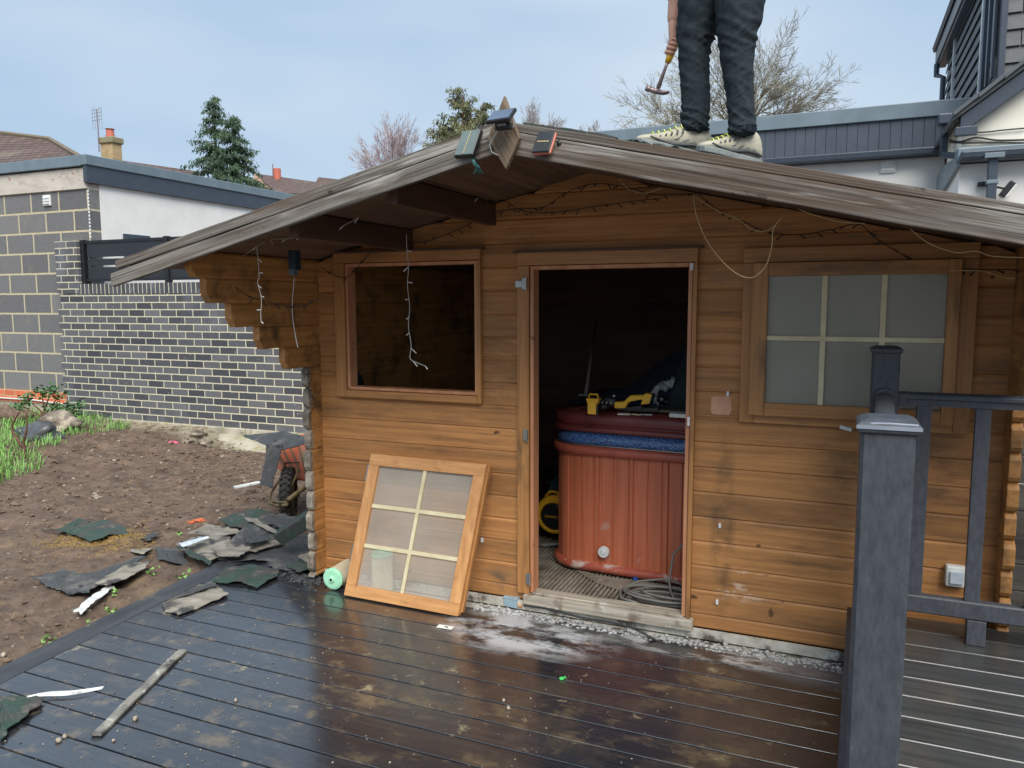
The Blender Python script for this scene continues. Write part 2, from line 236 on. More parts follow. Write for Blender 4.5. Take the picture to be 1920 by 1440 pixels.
m_sole = M('scuffed_grey_sole', ((.10, .12, .12), (.26, .29, .28)), ns=16, rough=.6, bump=.3); m_shoek = plain('dark_shoe_band', (.06, .065, .07), .6)
m_neon = plain('neon_lace', (.60, .68, .14), .6, var=.3, ns=60); m_hair = plain('brown_hair', (.06, .035, .02), .7, var=.4, ns=60)
m_bark = M('bare_branch_bark', ((.2, .19, .14), (.38, .365, .29)), ns=3, rough=.85, bump=0); m_birch = M('birch_twigs', ((.3, .22, .22), (.48, .38, .37)), ns=3, rough=.85, bump=0)
m_barkd = plain('grey_twig_bark', (.36, .33, .31), .85, bump=0)
m_con = M('conifer_needles', ((.022, .055, .03), (.085, .145, .075)), ns=1.3, rough=.7, bump=0); m_ivy = plain('ivy_leaves', (.08, .15, .02), .6, var=.4, ns=2, bump=0)
m_con2 = M('olive_needles', ((.06, .08, .035), (.2, .2, .09)), ns=1.3, rough=.7, bump=0)
m_leafy = plain('dark_green_leaf', (.03, .11, .02), .5, var=.5, ns=12, bump=0); m_stem = plain('brown_stem', (.12, .06, .035), .8, var=.3)
m_darkb = M('dark_weathered_boards', ((.035, .034, .032), (.09, .085, .078)), ns=9, st=(.15, 1, 1), rough=.8, bump=.6, bands=('Z', .13, .02, .3))
m_tread = plain('muddy_rubber', (.03, .028, .024), .85, var=.4, ns=20, bump=.3); m_tray = M('faded_red_tray', ((.42, .09, .045), (.56, .15, .07)), ns=5, rough=.6, bump=.1, spots=[((.25, .2, .15), 5, .58, .7)])
m_paper = plain('paper', (.78, .76, .7), .8); m_ink = plain('printed_ink', (.03, .03, .035), .7); m_green = plain('bright_green_clip', (.05, .6, .12), .4); m_blue = plain('blue_plastic', (.02, .1, .5), .4)
m_skyb = plain('pale_blue_box', (.30, .42, .48), .5); m_tarp = M('dark_plastic_bag', ((.04, .045, .05), (.12, .125, .13)), ns=6, rough=.35, bump=.6)
m_gold = plain('gold_print', (.6, .45, .2), .5); m_pen = plain('raw_wood_patch', (.62, .33, .2), .7, var=.18, ns=12)
m_antenna = plain('grey_antenna_metal', (.2, .16, .18), .5, .3)
def frosted(name, col, tr, rough=.25):
    mt = bpy.data.materials.new(name); mt.use_nodes = True; t = mt.node_tree; N = t.nodes; L = t.links; b = N['Principled BSDF']
    tcn = N.new('ShaderNodeTexCoord'); n = N.new('ShaderNodeTexNoise'); n.inputs['Scale'].default_value = 3; n.inputs['Detail'].default_value = 5; L.new(tcn.outputs['Object'], n.inputs[0])
    r = N.new('ShaderNodeMapRange'); r.inputs[1].default_value = .3; r.inputs[2].default_value = .7; r.inputs[3].default_value = tr-.09; r.inputs[4].default_value = tr+.06; L.new(n.outputs[0], r.inputs[0])
    b.inputs['Base Color'].default_value = (*col, 1); b.inputs['Roughness'].default_value = rough
    tn = N.new('ShaderNodeBsdfTransparent'); x = N.new('ShaderNodeMixShader'); L.new(r.outputs[0], x.inputs[0]); L.new(b.outputs[0], x.inputs[1]); L.new(tn.outputs[0], x.inputs[2])
    L.new(x.outputs[0], N['Material Output'].inputs['Surface']); return mt
m_frost = frosted('hazy_acrylic', (.66, .62, .53), .73, .28); m_frost2 = frosted('grey_acrylic', (.33, .32, .255), .13, .22)
# ------------------------------------------------------------------ mesh building
class MB:
    def __init__(s): s.v = []; s.f = []; s.mi = []; s.cur = 0
    def add(s, vs, fs):
        o = len(s.v); s.v += [tuple(v) for v in vs]; s.f += [tuple(i+o for i in f) for f in fs]; s.mi += [s.cur]*len(fs); return s
    def box(s, lo, hi):
        (a, b, c), (d, e, f) = lo, hi
        return s.add([(a, b, c), (d, b, c), (d, e, c), (a, e, c), (a, b, f), (d, b, f), (d, e, f), (a, e, f)], [(0, 3, 2, 1), (4, 5, 6, 7), (0, 1, 5, 4), (1, 2, 6, 5), (2, 3, 7, 6), (3, 0, 4, 7)])
    def obox(s, c, size, mat3):
        h = Vector(size)/2; c = Vector(c); vs = []
        for z in (-1, 1):
            for x, y in ((-1, -1), (1, -1), (1, 1), (-1, 1)): vs.append(c+mat3 @ Vector((x*h.x, y*h.y, z*h.z)))
        return s.add(vs, [(0, 3, 2, 1), (4, 5, 6, 7), (0, 1, 5, 4), (1, 2, 6, 5), (2, 3, 7, 6), (3, 0, 4, 7)])
    def beam(s, p0, p1, w, h, up=(0, 0, 1)):
        p0, p1 = Vector(p0), Vector(p1); d = p1-p0; l = d.length; d.normalize(); sd = d.cross(Vector(up)).normalized(); u = sd.cross(d)
        return s.obox((p0+p1)/2, (l, w, h), Matrix((d, sd, u)).transposed())
    def cbeam(s, p0, p1, w, h, ch, up=(0, 0, 1)):      # beam with chamfered long edges
        p0, p1 = Vector(p0), Vector(p1); d = (p1-p0).normalized(); sd = d.cross(Vector(up)).normalized(); u = sd.cross(d); a, b = w/2, h/2
        pr = [(-a+ch, -b), (a-ch, -b), (a, -b+ch), (a, b-ch), (a-ch, b), (-a+ch, b), (-a, b-ch), (-a, -b+ch)]
        vs = [p+sd*x+u*y for p in (p0, p1) for x, y in pr]
        return s.add(vs, [tuple(range(7, -1, -1)), tuple(range(8, 16))]+[(i, (i+1) % 8, 8+(i+1) % 8, 8+i) for i in range(8)])
    def prism(s, pts, off):
        n = len(pts); off = Vector(off); vs = [Vector(p) for p in pts]; vs += [v+off for v in vs]
        return s.add(vs, [tuple(range(n-1, -1, -1)), tuple(range(n, 2*n))]+[(i, (i+1) % n, n+(i+1) % n, n+i) for i in range(n)])
    def tube(s, pts, r, n=6, cap=True):
        pts = [Vector(p) for p in pts]; k = len(pts); rs = r if isinstance(r, (list, tuple)) else [r]*k; vs = []; sd = None
        for i, p in enumerate(pts):
            t = (pts[min(i+1, k-1)]-pts[max(i-1, 0)]); t = t.normalized() if t.length > 1e-9 else Vector((0, 0, 1))
            if sd is None: sd = t.orthogonal().normalized()
            sd = (sd-t*sd.dot(t)); sd = sd.normalized() if sd.length > 1e-6 else t.orthogonal().normalized(); b = t.cross(sd)
            for j in range(n): a = 2*pi*j/n; vs.append(p+(sd*cos(a)+b*sin(a))*rs[i])
        fs = [(i*n+j, i*n+(j+1) % n, (i+1)*n+(j+1) % n, (i+1)*n+j) for i in range(k-1) for j in range(n)]
        if cap: fs += [tuple(range(n-1, -1, -1)), tuple((k-1)*n+j for j in range(n))]
        return s.add(vs, fs)
    def loft(s, rings, cap=True):
        n = len(rings[0]); vs = [v for r in rings for v in r]
        fs = [(i*n+j, i*n+(j+1) % n, (i+1)*n+(j+1) % n, (i+1)*n+j) for i in range(len(rings)-1) for j in range(n)]
        if cap: fs += [tuple(range(n-1, -1, -1)), tuple((len(rings)-1)*n+j for j in range(n))]
        return s.add(vs, fs)
    def cyl(s, c, r, h, n=20, axis=(0, 0, 1), r2=None):
        c = Vector(c); a = Vector(axis).normalized(); return s.tube([c, c+a*h], [r, r if r2 is None else r2], n)
    def blob(s, c, rad, seed=0, sub=1, amt=.25, flat=1):
        bm = bmesh.new(); bmesh.ops.create_icosphere(bm, subdivisions=sub, radius=1)
        c = Vector(c); rad = Vector(rad) if not isinstance(rad, (int, float)) else Vector((rad, rad, rad)); vs = []
        for v in bm.verts:
            k = 1+amt*2*(noise.noise(v.co*1.7+Vector((seed*3.1, seed, -seed))))
            vs.append(c+Vector((v.co.x*rad.x*k, v.co.y*rad.y*k, v.co.z*rad.z*k)))
        fs = [tuple(v.index for v in f.verts) for f in bm.faces]; bm.free(); return s.add(vs, fs)
WP = {}
def link(o, parent):
    COL.objects.link(o)
    if parent is not None: o.parent = parent
def B(mb, name, mat, parent=None, smooth=False, bevel=0, label=None, cat=None, group=None, kind=None, segs=2, recenter=True):
    vs = [Vector(v) for v in mb.v]
    org = Vector((0, 0, 0))
    if parent is None and kind != 'structure' and recenter:
        xs = [v.x for v in vs]; ys = [v.y for v in vs]; zs = [v.z for v in vs]
        org = Vector(((min(xs)+max(xs))/2, (min(ys)+max(ys))/2, min(zs)))
    me = bpy.data.meshes.new(name); me.from_pydata([v-org for v in vs], [], mb.f)
    mats = mat if isinstance(mat, (list, tuple)) else [mat]
    for m_ in mats: me.materials.append(m_)
    if len(mats) > 1: me.polygons.foreach_set('material_index', mb.mi)
    bm = bmesh.new(); bm.from_mesh(me); bmesh.ops.recalc_face_normals(bm, faces=bm.faces); bm.to_mesh(me); bm.free()
    if smooth: me.polygons.foreach_set('use_smooth', [True]*len(me.polygons))
    me.update()
    o = bpy.data.objects.new(name, me); link(o, parent)
    if parent is None: o.location = org; WP[o] = org
    else: o.location = -WP[parent]; WP[o] = Vector((0, 0, 0))
    if bevel:
        md = o.modifiers.new('bevel', 'BEVEL'); md.width = bevel; md.segments = segs; md.limit_method = 'ANGLE'; md.angle_limit = radians(40)
    tag(o, label, cat, group, kind); return o
def tag(o, label=None, cat=None, group=None, kind=None):
    if label: o['label'] = label
    if cat: o['category'] = cat
    if group: o['group'] = group
    if kind: o['kind'] = kind
    return o
def E(name, loc, label, cat, group=None):
    o = bpy.data.objects.new(name, None); COL.objects.link(o); o.location = loc; o.empty_display_size = .1; WP[o] = Vector(loc); return tag(o, label, cat, group)
def grid_mesh(xs, ys, fz):
    mb = MB(); n = len(xs)
    mb.v = [(x, y, fz(x, y)) for y in ys for x in xs]
    mb.f = [(j*n+i, j*n+i+1, (j+1)*n+i+1, (j+1)*n+i) for j in range(len(ys)-1) for i in range(n-1)]; mb.mi = [0]*len(mb.f); return mb
def fbm(x, y, s, o=4): return noise.fractal(Vector((x*s, y*s, .37)), 1.0, 2.0, o)
# ================================================================== SETTING
def frange(a, b, st):
    o = []; x = a
    while x < b-1e-9: o.append(x); x += st
    return o+[b]
def border_x(y): return -3.604+(y-.004)*(-3.447+3.604)/(-1.721-.004)      # inner edge of the border board
def soil_z(x, y):
    z = -.075-.165*max(0, min(1, (y-1.2)/2.8))
    if -14 < x < 1.5 and -6 < y < 6:
        z += .03*fbm(x, y, 1.1)+.034*fbm(x, y, 4.3)+.022*fbm(x+9, y, 12, 3)
        g = max(0, min(1, (-x-7.0-(4.9-y)*.0)/2.2))*max(0, min(1, (y-.6)/1.6)); g = max(0, min(1, g*1.3)); z += .16*g*g
        b = max(0, min(1, (y-3.7)/.6)); z -= .05*b
        if x > border_x(y)-.22: z = min(z, -.07)
    if x > -3.0 and y > -6: z = min(z, -.1)
    return z
xs = [-160, -90, -50, -30, -20, -16]+frange(-14, -2.8, .045)+[-2, 0, 2, 5, 10, 20, 50, 160]
ys = [-160, -60, -20, -9]+frange(-3.2, 4.9, .05)+[6, 9, 15, 30, 60, 100, 200]
B(grid_mesh(xs, ys, soil_z), 'soil', m_soil, kind='structure', smooth=True)
# left deck: boards run along x
mb = MB(); y = -.105; k = 0
while y > -5.2:
    y0, y1 = y-.1415, y; x1 = .098-(.02)*(-y); a0 = border_x(y0)+.006; a1 = border_x(y1)+.006
    if y1 > -.11: pass
    c = .002
    vs = []
    for (yy, xx) in ((y0, a0), (y1, a1)):
        pass
    z0, z1 = -.024, 0
    prof = [(y0, z0), (y0, z1-c), (y0+c, z1), (y1-c, z1), (y1, z1-c), (y1, z0)]
    ringA = [Vector((border_x(py)+.006, py, pz)) for py, pz in prof]; ringB = [Vector((x1, py, pz)) for py, pz in prof]
    mb.loft([ringA, ringB]); y -= .15; k += 1
for i in range(3):                      # short boards beside the cabin corner
    y1 = .045+i*.15 if False else 0
B(mb, 'deck', m_deck, kind='structure')
mb = MB(); mb.cbeam((-3.06, -.03, -.012), (-3.59, -.03, -.012), .144, .024, .004); mb.cbeam((-3.06, .12, -.013), (-3.52, .12, -.013), .144, .024, .004); mb.cbeam((-3.02, .27, -.014), (-3.36, .27, -.014), .144, .024, .004)
B(mb, 'deck_end_boards', m_deck, kind='structure')
mb = MB(); mb.prism([(border_x(.2)-.155, .2, -.03), (border_x(.2), .2, -.03), (border_x(-5.2), -5.2, -.03), (border_x(-5.2)-.155, -5.2, -.03)], (0, 0, .031))
mb.box((-5.5, -5.2, -.12), (.08, -5.15, -.03)) if False else None
B(mb, 'deck_border', m_border, kind='structure', bevel=.004)
mb = MB(); mb.box((-2.9, -.105, -.09), (.66, -.002, -.012)); B(mb, 'mortar_strip', m_mortar, kind='structure')
# raised deck on the right
RZ = .30
mb = MB(); y = -.10
while y > -5.2:
    x0 = .112-.028*(-y); c = .0028
    prof = [(y-.152, RZ-.024), (y-.152, RZ-c), (y-.152+c, RZ), (y-c, RZ), (y, RZ-c), (y, RZ-.024)]
    mb.loft([[Vector((x0, a, b)) for a, b in prof], [Vector((3.2, a, b)) for a, b in prof]]); y -= .158
B(mb, 'raised_deck', m_deck2, kind='structure')
mb = MB(); mb.prism([(.086, -.09, -.05), (.106, -.09, -.05), (-.036, -5.2, -.05), (-.056, -5.2, -.05)], (0, 0, .353)); mb.box((.12, -.085, -.05), (3.2, -.065, .27))
B(mb, 'deck_fascia', m_rail, kind='structure', bevel=.003)
# ================================================================== LOG CABIN
XL, XR = -2.92, .68; LP = .1275; Z0 = -.0040
RX = -1.21; YB = -1.08; RZT = 2.408; SL = .2325
def rooftop(x): return RZT-SL*abs(x-RX)
cab = E('log_cabin', ((XL+XR)/2, 1.5, 0), 'orange brown stained log cabin with a weathered gable roof on the dark deck', 'cabin')
openings = [(-1.534, -.668, -1, 1.914), (-2.716, -1.842, 1.192, 1.952), (-.345, .46, 1.2, 1.875)]
def log_profile(z0, z1, full0, full1, th=.045, yf=0.0):
    g = .0065; h = .011
    p = [(yf+th, z0), (yf+th, z1)]
    if full1: p += [(yf+g, z1), (yf, z1-h)]
    else: p += [(yf, z1)]
    if full0: p += [(yf, z0+h*.6), (yf+g, z0)]
    else: p += [(yf, z0)]
    return p
mb = MB()
for k in range(0, 20):
    a, b = Z0+k*LP, Z0+(k+1)*LP
    if k == 0: a = .05
    cuts = sorted(set([a, b]+[z for o in openings for z in (o[2], o[3]) if a < z < b]))
    for z0, z1 in zip(cuts[:-1], cuts[1:]):
        zt = z0+.012
        hw = (RZT-.035-zt)/SL
        if hw <= 0.03: continue
        x0, x1 = max(XL-.01, RX-hw), min(XR+.01, RX+hw); zm = (z0+z1)/2; segs = [(x0, x1)]
        for o in openings:
            if o[2] < zm < o[3]:
                ns = []
                for s0, s1 in segs:
                    if o[1] <= s0 or o[0] >= s1: ns.append((s0, s1)); continue
                    if o[0] > s0: ns.append((s0, o[0]))
                    if o[1] < s1: ns.append((o[1], s1))
                segs = ns
        pr = log_profile(z0, z1, z0 == a, z1 == b)
        lim = lambda x, z: max(RX-max(0, RZT-.035-z)/SL, min(RX+max(0, RZT-.035-z)/SL, x))
        for s0, s1 in segs: mb.loft([[Vector((lim(s0, pz), py, pz)) for py, pz in pr], [Vector((lim(s1, pz), py, pz)) for py, pz in pr]])
B(mb, 'wall', m_log, cab)
# solid gable panel that closes the stepped ends under the roof
mb = MB(); mb.prism([(XL, .047, rooftop(XL)-.03), (XL, .047, 1.94), (XR, .047, 1.94), (XR, .047, rooftop(XR)-.03), (RX, .047, RZT-.03)], (0, .012, 0)); B(mb, 'gable_lining', m_log, cab)
# side walls of logs running back, every log poking out at the corner, upper ones stepped out under the eaves
def sidewall(xin, sgn, name):
    mbw = MB(); mbe = []
    for k in range(-1, 16):
        z0, z1 = Z0+.064+k*LP, Z0+.064+(k+1)*LP
        z0 = max(z0, .03)
        if z1 < .06: continue
        top = rooftop(xin)-.05
        if z0 > top: break
        z1 = min(z1, top+.03)
        yo = -.125+R_.uniform(-.012, .012)
        for lo, val in ((1.30, -.33), (1.43, -.535), (1.56, -.74), (1.68, -.905), (1.80, -1.0)):
            if z0 > lo: yo = val
        x0, x1 = (xin, xin+sgn*.045); g = .006; h = .012
        e0, e1 = (x0, x1)
        prof = [(e1, z0), (e1, z1), (e0+sgn*g, z1), (e0, z1-h), (e0, z0+h*.7), (e0+sgn*g, z0)]
        mbw.loft([[Vector((px, yo+.03, pz)) for px, pz in prof], [Vector((px, 3.12, pz)) for px, pz in prof]])
        me_ = MB(); ch = .028
        def ring(y, cz, cx=0): return [Vector((px, y, min(max(pz, z0+cz), z1-(cz if yo > -.2 else 0)))) for px, pz in prof]
        if yo > -.2: me_.loft([ring(yo+.03, 0), ring(yo+.012, .010), ring(yo, ch)])
        else: me_.loft([ring(yo+.03, 0), ring(yo+.0, .05)])
        mbe.append((me_, yo))
    B(mbw, name, m_logside, cab)
    for me_, yo in mbe:
        me_.cur = 0
        B(me_, 'log_end', m_endgrain if (yo > -.2 and sgn < 0) else m_logside, cab, bevel=.003)
sidewall(XL-.001, -1, 'side_wall'); sidewall(XR+.001, 1, 'side_wall')
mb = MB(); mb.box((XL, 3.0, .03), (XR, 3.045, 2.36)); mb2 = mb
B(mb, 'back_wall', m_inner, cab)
# casings
def piece(lo, hi, name, mat, parent, bv=.003):
    mb = MB(); mb.box(lo, hi); return B(mb, name, mat, parent, bevel=bv)
def frame_parts(o, proud, wl, wr_, wt, wb, name, depth=.03, parent=cab):
    x0, x1, z0, z1 = o
    piece((x0-wl, proud-depth, z0-wb), (x0, proud, z1), name, m_case, parent); piece((x1, proud-depth, z0-wb), (x1+wr_, proud, z1), name, m_case, parent)
    piece((x0-wl, proud-depth-.002, z1+.001), (x1+wr_, proud, z1+wt), name+'_head', m_caseh, parent)
    if wb: piece((x0+.001, proud-depth-.001, z0-wb), (x1-.001, proud, z0), name+'_sill', m_caseh, parent)
frame_parts((-2.716, -1.842, 1.196, 1.950), -.003, .070, .022, .058, .042, 'window_casing')
frame_parts((-1.534, -.668, .10, 1.912), -.003, .068, .022, .068, 0, 'door_casing')
frame_parts((-.365, .478, 1.18, 1.90), -.003, .066, .066, .07, .045, 'window_casing')
mb = MB()
piece((-2.80, -.05, 2.006), (-1.80, -.003, 2.018), 'drip_moulding', m_purlin, cab); piece((-1.62, -.05, 1.979), (-.62, -.003, 1.991), 'drip_moulding', m_purlin, cab)
def jamb(o, wd, y0, y1, mat, name, bottom=True):
    x0, x1, z0, z1 = o; piece((x0, y0, z0), (x0+wd, y1, z1), name, mat, cab); piece((x1-wd, y0, z0), (x1, y1, z1), name, mat, cab); piece((x0+wd, y0+.001, z1-wd), (x1-wd, y1, z1), name, mat, cab)
    if bottom: piece((x0+wd, y0+.001, z0), (x1-wd, y1, z0+wd), name, mat, cab)
jamb((-2.713, -1.845, 1.198, 1.947), .018, -.02, .06, m_jamb, 'window_jamb'); jamb((-1.530, -.671, .105, 1.91), .020, -.022, .06, m_jamb, 'door_jamb', False)
mb = MB(); mb.box((-1.56, -.055, .043), (-.63, -.004, .1)); mb.box((-1.52, -.03, .1), (-.68, .05, .112)); B(mb, 'threshold', m_sill, cab, bevel=.006)
# door hinges left on the jamb, striker plates on the other side
for (px, py, rot) in ((983, 532, 0), (985, 816, 0), (990, 1085, .35)):
    p = aty(px, py, -.045); mb = MB(); mb.cyl((p.x+.012, p.y-.008, p.z-.035), .006, .07, 8); mb.box((p.x-.012, p.y-.004, p.z-.03), (p.x+.012, p.y, p.z+.03))
    if py == 532: mb.box((p.x-.05, p.y-.006, p.z-.02), (p.x-.012, p.y-.002, p.z+.016))
    B(mb, 'hinge', m_steel, cab, bevel=.001)
for (px, py, w_, h_) in ((1297, 500, .015, .035), (1291, 790, .012, .045)):
    p = aty(px, py, -.04); mb = MB(); mb.box((p.x-w_/2, -.043, p.z-h_/2), (p.x+w_/2, -.034, p.z+h_/2)); B(mb, 'striker_plate', m_white, cab, bevel=.001)
# right window: outward sash
c0, c1 = aty(1415, 488, -.05), aty(1785, 800, -.05); gx0, gx1, gz0, gz1 = -.312, .425, 1.24, 1.836
sx0, sx1, sz0, sz1 = gx0-.072, gx1+.05, gz0-.062, gz1+.062
sash = piece((sx0, -.075, sz0), (gx0, -.035, sz1), 'window_sash', m_case, cab); WP[sash] = Vector((0, 0, 0)); piece((gx1, -.075, sz0), (sx1, -.035, sz1), 'sash_stile', m_case, sash)
piece((gx0, -.074, sz0), (gx1, -.035, gz0), 'sash_rail', m_caseh, sash); piece((gx0, -.074, gz1), (gx1, -.035, sz1), 'sash_rail', m_caseh, sash)
mb = MB(); mb.box((gx0, -.052, gz0), (gx1, -.046, gz1)); B(mb, 'pane', m_frost2, sash)
w3 = (gx1-gx0)/3
for i in (1, 2): x = gx0+w3*i; piece((x-.012, -.066, gz0), (x+.012, -.0525, gz1), 'glazing_bar', m_tape, sash, .002)
z = gz0+(gz1-gz0)*.515; piece((gx0, -.067, z-.011), (gx1, -.0521, z+.011), 'glazing_bar', m_tape, sash, .002)
p = aty(1587, 803, -.08); mb = MB(); mb.cyl((p.x, -.05, p.z+.0), .007, .03, 8, (0, -1, 0)); mb.beam((p.x-.028, -.085, p.z+.006), (p.x+.022, -.085, p.z-.006), .01, .016); B(mb, 'window_catch', m_white, cab, bevel=.002)
# bare patch, small fixings
mb = MB(); p = aty(1352, 760, 0); mb.prism([(p.x-.047, -.0015, p.z+.042), (p.x-.05, -.0015, p.z-.03), (p.x-.04, -.0015, p.z-.046), (p.x+.04, -.0015, p.z-.047), (p.x+.05, -.0015, p.z-.02), (p.x+.045, -.0015, p.z+.046)], (0, .0045, 0)); B(mb, 'bare_wood_patch', m_pen, cab)
mb = MB()
for (px, py) in ((1350, 985), (1345, 1128), (905, 1012), (1365, 738)):
    p = aty(px, py, 0); piece((p.x-.006, -.014, p.z-.012), (p.x+.006, .002, p.z+.012), 'cable_clip', m_white, cab, .002)
# roof
def slope_slab(mb, xa, xb, y0, y1, t0, t1):
    mb.prism([(xa, y0, rooftop(xa)+t1), (xb, y0, rooftop(xb)+t1), (xb, y0, rooftop(xb)+t0), (xa, y0, rooftop(xa)+t0)], (0, y1-y0, 0))
for a, b in ((-3.27, RX), (RX, .95)):
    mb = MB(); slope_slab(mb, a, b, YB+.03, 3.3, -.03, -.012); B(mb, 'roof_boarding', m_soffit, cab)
mb = MB(); 
slope_slab(mb, -3.29, RX, YB-.012, 3.32, -.011, -.006); slope_slab(mb, RX, .97, YB-.012, 3.32, -.011, -.006); B(mb, 'roof_felt', m_felt_k, cab)
mb = MB(); pts = []
for i in range(14):                       # curled green felt left along the right verge
    x = RX+.07+i*.028; z = rooftop(x)+.004+.010*abs(noise.noise(Vector((x*9, 0, 3)))); pts.append((x, YB+.002+.03*noise.noise(Vector((x*5, 1, 3))), z))
n = len(pts); o = len(mb.v)
for (x, yy, z) in pts: mb.v += [(x, yy, z-.012), (x, yy, z+.006), (x, yy+.5, z-.002), (x, yy+.5, z-.010)]
for i in range(n-1):
    for j in range(4): mb.f.append((i*4+j, i*4+(j+1) % 4, i*4+4+(j+1) % 4, i*4+4+j)); mb.mi.append(0)
B(mb, 'torn_felt_edge', m_felt_g, cab)
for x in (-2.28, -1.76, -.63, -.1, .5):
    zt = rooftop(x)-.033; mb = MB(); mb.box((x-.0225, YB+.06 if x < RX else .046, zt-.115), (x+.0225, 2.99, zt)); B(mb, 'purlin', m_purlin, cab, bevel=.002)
mb = MB()
for i in range(9): y0 = YB+.1+i*.1
# bargeboards: two boards each side, upper thin and lower wide
def bargeboard(x0, x1, up, lo, y, th, mat, name, jag0=0):
    n = 26; bot = []; top = []
    for i in range(n+1):
        x = x0+(x1-x0)*i/n; w1 = .004*noise.noise(Vector((x*3, up*9, 1))); w2 = .004*noise.noise(Vector((x*4, lo*9, 7)))
        top.append(Vector((x, y, rooftop(x)+up+w1))); bot.append(Vector((x, y, rooftop(x)+lo+w2+jag0*max(0, 1-(x-x0)/.75)**1.5)))
    mb = MB(); rings = []
    for t, b in zip(top, bot): rings.append([b, b+Vector((0, th, 0)), t+Vector((0, th, 0)), t])
    mb.loft(rings); return B(mb, name, mat, cab, bevel=.004)
bargeboard(-3.30, RX-.02, .004, -.0465, YB-.031, .032, m_bargeL, 'upper_bargeboard', .012); bargeboard(-3.34, RX-.02, -.047, -.114, YB-.028, .026, m_bargeL, 'lower_bargeboard')
bargeboard(RX+.02, 1.05, -.002, -.0345, YB-.032, .03, m_bargeU, 'upper_bargeboard'); bargeboard(RX+.02, 1.05, -.035, -.124, YB-.030, .026, m_bargeR, 'lower_bargeboard')
f = [aty(*p, YB-.062) for p in ((945, 179), (980, 258), (985, 262), (946, 304), (908, 260), (918, 225))]
mb = MB(); mb.prism([(f[0].x, YB-.062, f[0].z), (f[0].x+.055, YB-.062, f[0].z-.14), (f[0].x+.062, YB-.062, f[0].z-.16), (f[0].x+.006, YB-.062, f[0].z-.27), (f[0].x-.068, YB-.062, f[0].z-.155), (f[0].x-.06, YB-.062, f[0].z-.13)], (0, .022, 0)); B(mb, 'finial', m_finial, cab, bevel=.002)
mb = MB(); mb.box((RX-.03, YB-.04, RZT-.13), (RX+.03, YB-.008, RZT+.0)); B(mb, 'ridge_end', m_finial, cab)
# floor inside
mb = MB(); mb.box((XL+.02, .06, .02), (XR-.02, 2.99, .05)); B(mb, 'floor_base', m_floord, cab)
mb = MB()
x = XL+.05
while x < XR-.05:
    y = .062+R_.uniform(0, .02)
    while y < 2.9:
        l = R_.choice((.28, .42, .6)); y2 = min(2.95, y+l); mb.box((x, y, .05), (x+.0135, y2, .078+R_.uniform(-.002, .002))); y = y2+.012
    x += .0262
y = .3
B(mb, 'floor_slats', m_floor, cab)
mb = MB(); mb.prism([(-.98, .065, .0792), (-.70, .065, .0792), (-.70, .45, .0792), (-1.3, .45, .0792), (-1.55, .62, .0792), (-1.45, .50, .0792), (-1.25, .33, .0792), (-1.05, .25, .0792)], (0, 0, .003)); B(mb, 'floor_dust', m_floor, cab)
# plinth skirting
mb = MB(); mb.box((XL, -.02, .0), (XR, -.003, .048)); B(mb, 'plinth', m_mortar, cab)
# boards stub at the left base corner, cracked
# ================================================================== LOOSE WINDOW SASH
b0, b1 = Vector((-2.615, -.215, .002)), Vector((-1.845, -.232, .002)); t0 = Vector((-2.508, -.052, .845)); ux = (b1-b0).normalized(); uz = (t0-b0); uz = (uz-ux*uz.dot(ux)*.0)
ls = E('loose_window', b0, 'orange framed window sash with six hazy panes leaning on the cabin wall', 'window')
WW, HH = .758, .845
uzn = uz/uz.length
def LP_(a, b, n=0):
    nn = ux.cross(uzn).normalized(); return b0+ux*a+uzn*b+nn*n
def lbar(mb, a0, b0_, a1, b1_, n0, n1):
    vs = [LP_(a, b, n) for n in (n0, n1) for a, b in ((a0, b0_), (a1, b0_), (a1, b1_), (a0, b1_))]
    mb.add(vs, [(0, 3, 2, 1), (4, 5, 6, 7), (0, 1, 5, 4), (1, 2, 6, 5), (2, 3, 7, 6), (3, 0, 4, 7)])
fw_ = .068
for nm_, q in (('stile', (0, fw_, fw_, HH-fw_)), ('stile', (WW-fw_, fw_, WW, HH-fw_)), ('rail', (0, 0, WW, fw_)), ('rail', (0, HH-fw_, WW, HH))): mb = MB(); lbar(mb, *q, 0, .038); B(mb, nm_, m_sash if nm_ == 'stile' else m_sashh, ls, bevel=.003)
mb = MB(); lbar(mb, WW+.001, .02, WW+.014, HH-.01, -.012, .014); B(mb, 'cover_strip', m_case, ls)
mb = MB(); lbar(mb, fw_, fw_, WW-fw_, HH-fw_, .016, .020); B(mb, 'pane', m_frost, ls)
mb = MB(); lbar(mb, WW/2-.011, fw_, WW/2+.011, HH-fw_, .0206, .03); B(mb, 'glazing_bar', m_tape, ls, bevel=.002)
for q in (1, 2): mb = MB(); bz = fw_+(HH-2*fw_)*q/3; lbar(mb, fw_, bz-.011, WW-fw_, bz+.011, .0205, .029); B(mb, 'glazing_bar', m_tape, ls, bevel=.002)
for bb in (.2, .68):
    mb = MB(); lbar(mb, -.012, bb, -.001, bb+.1, .004, .03); B(mb, 'hinge', m_steel, ls, bevel=.001)
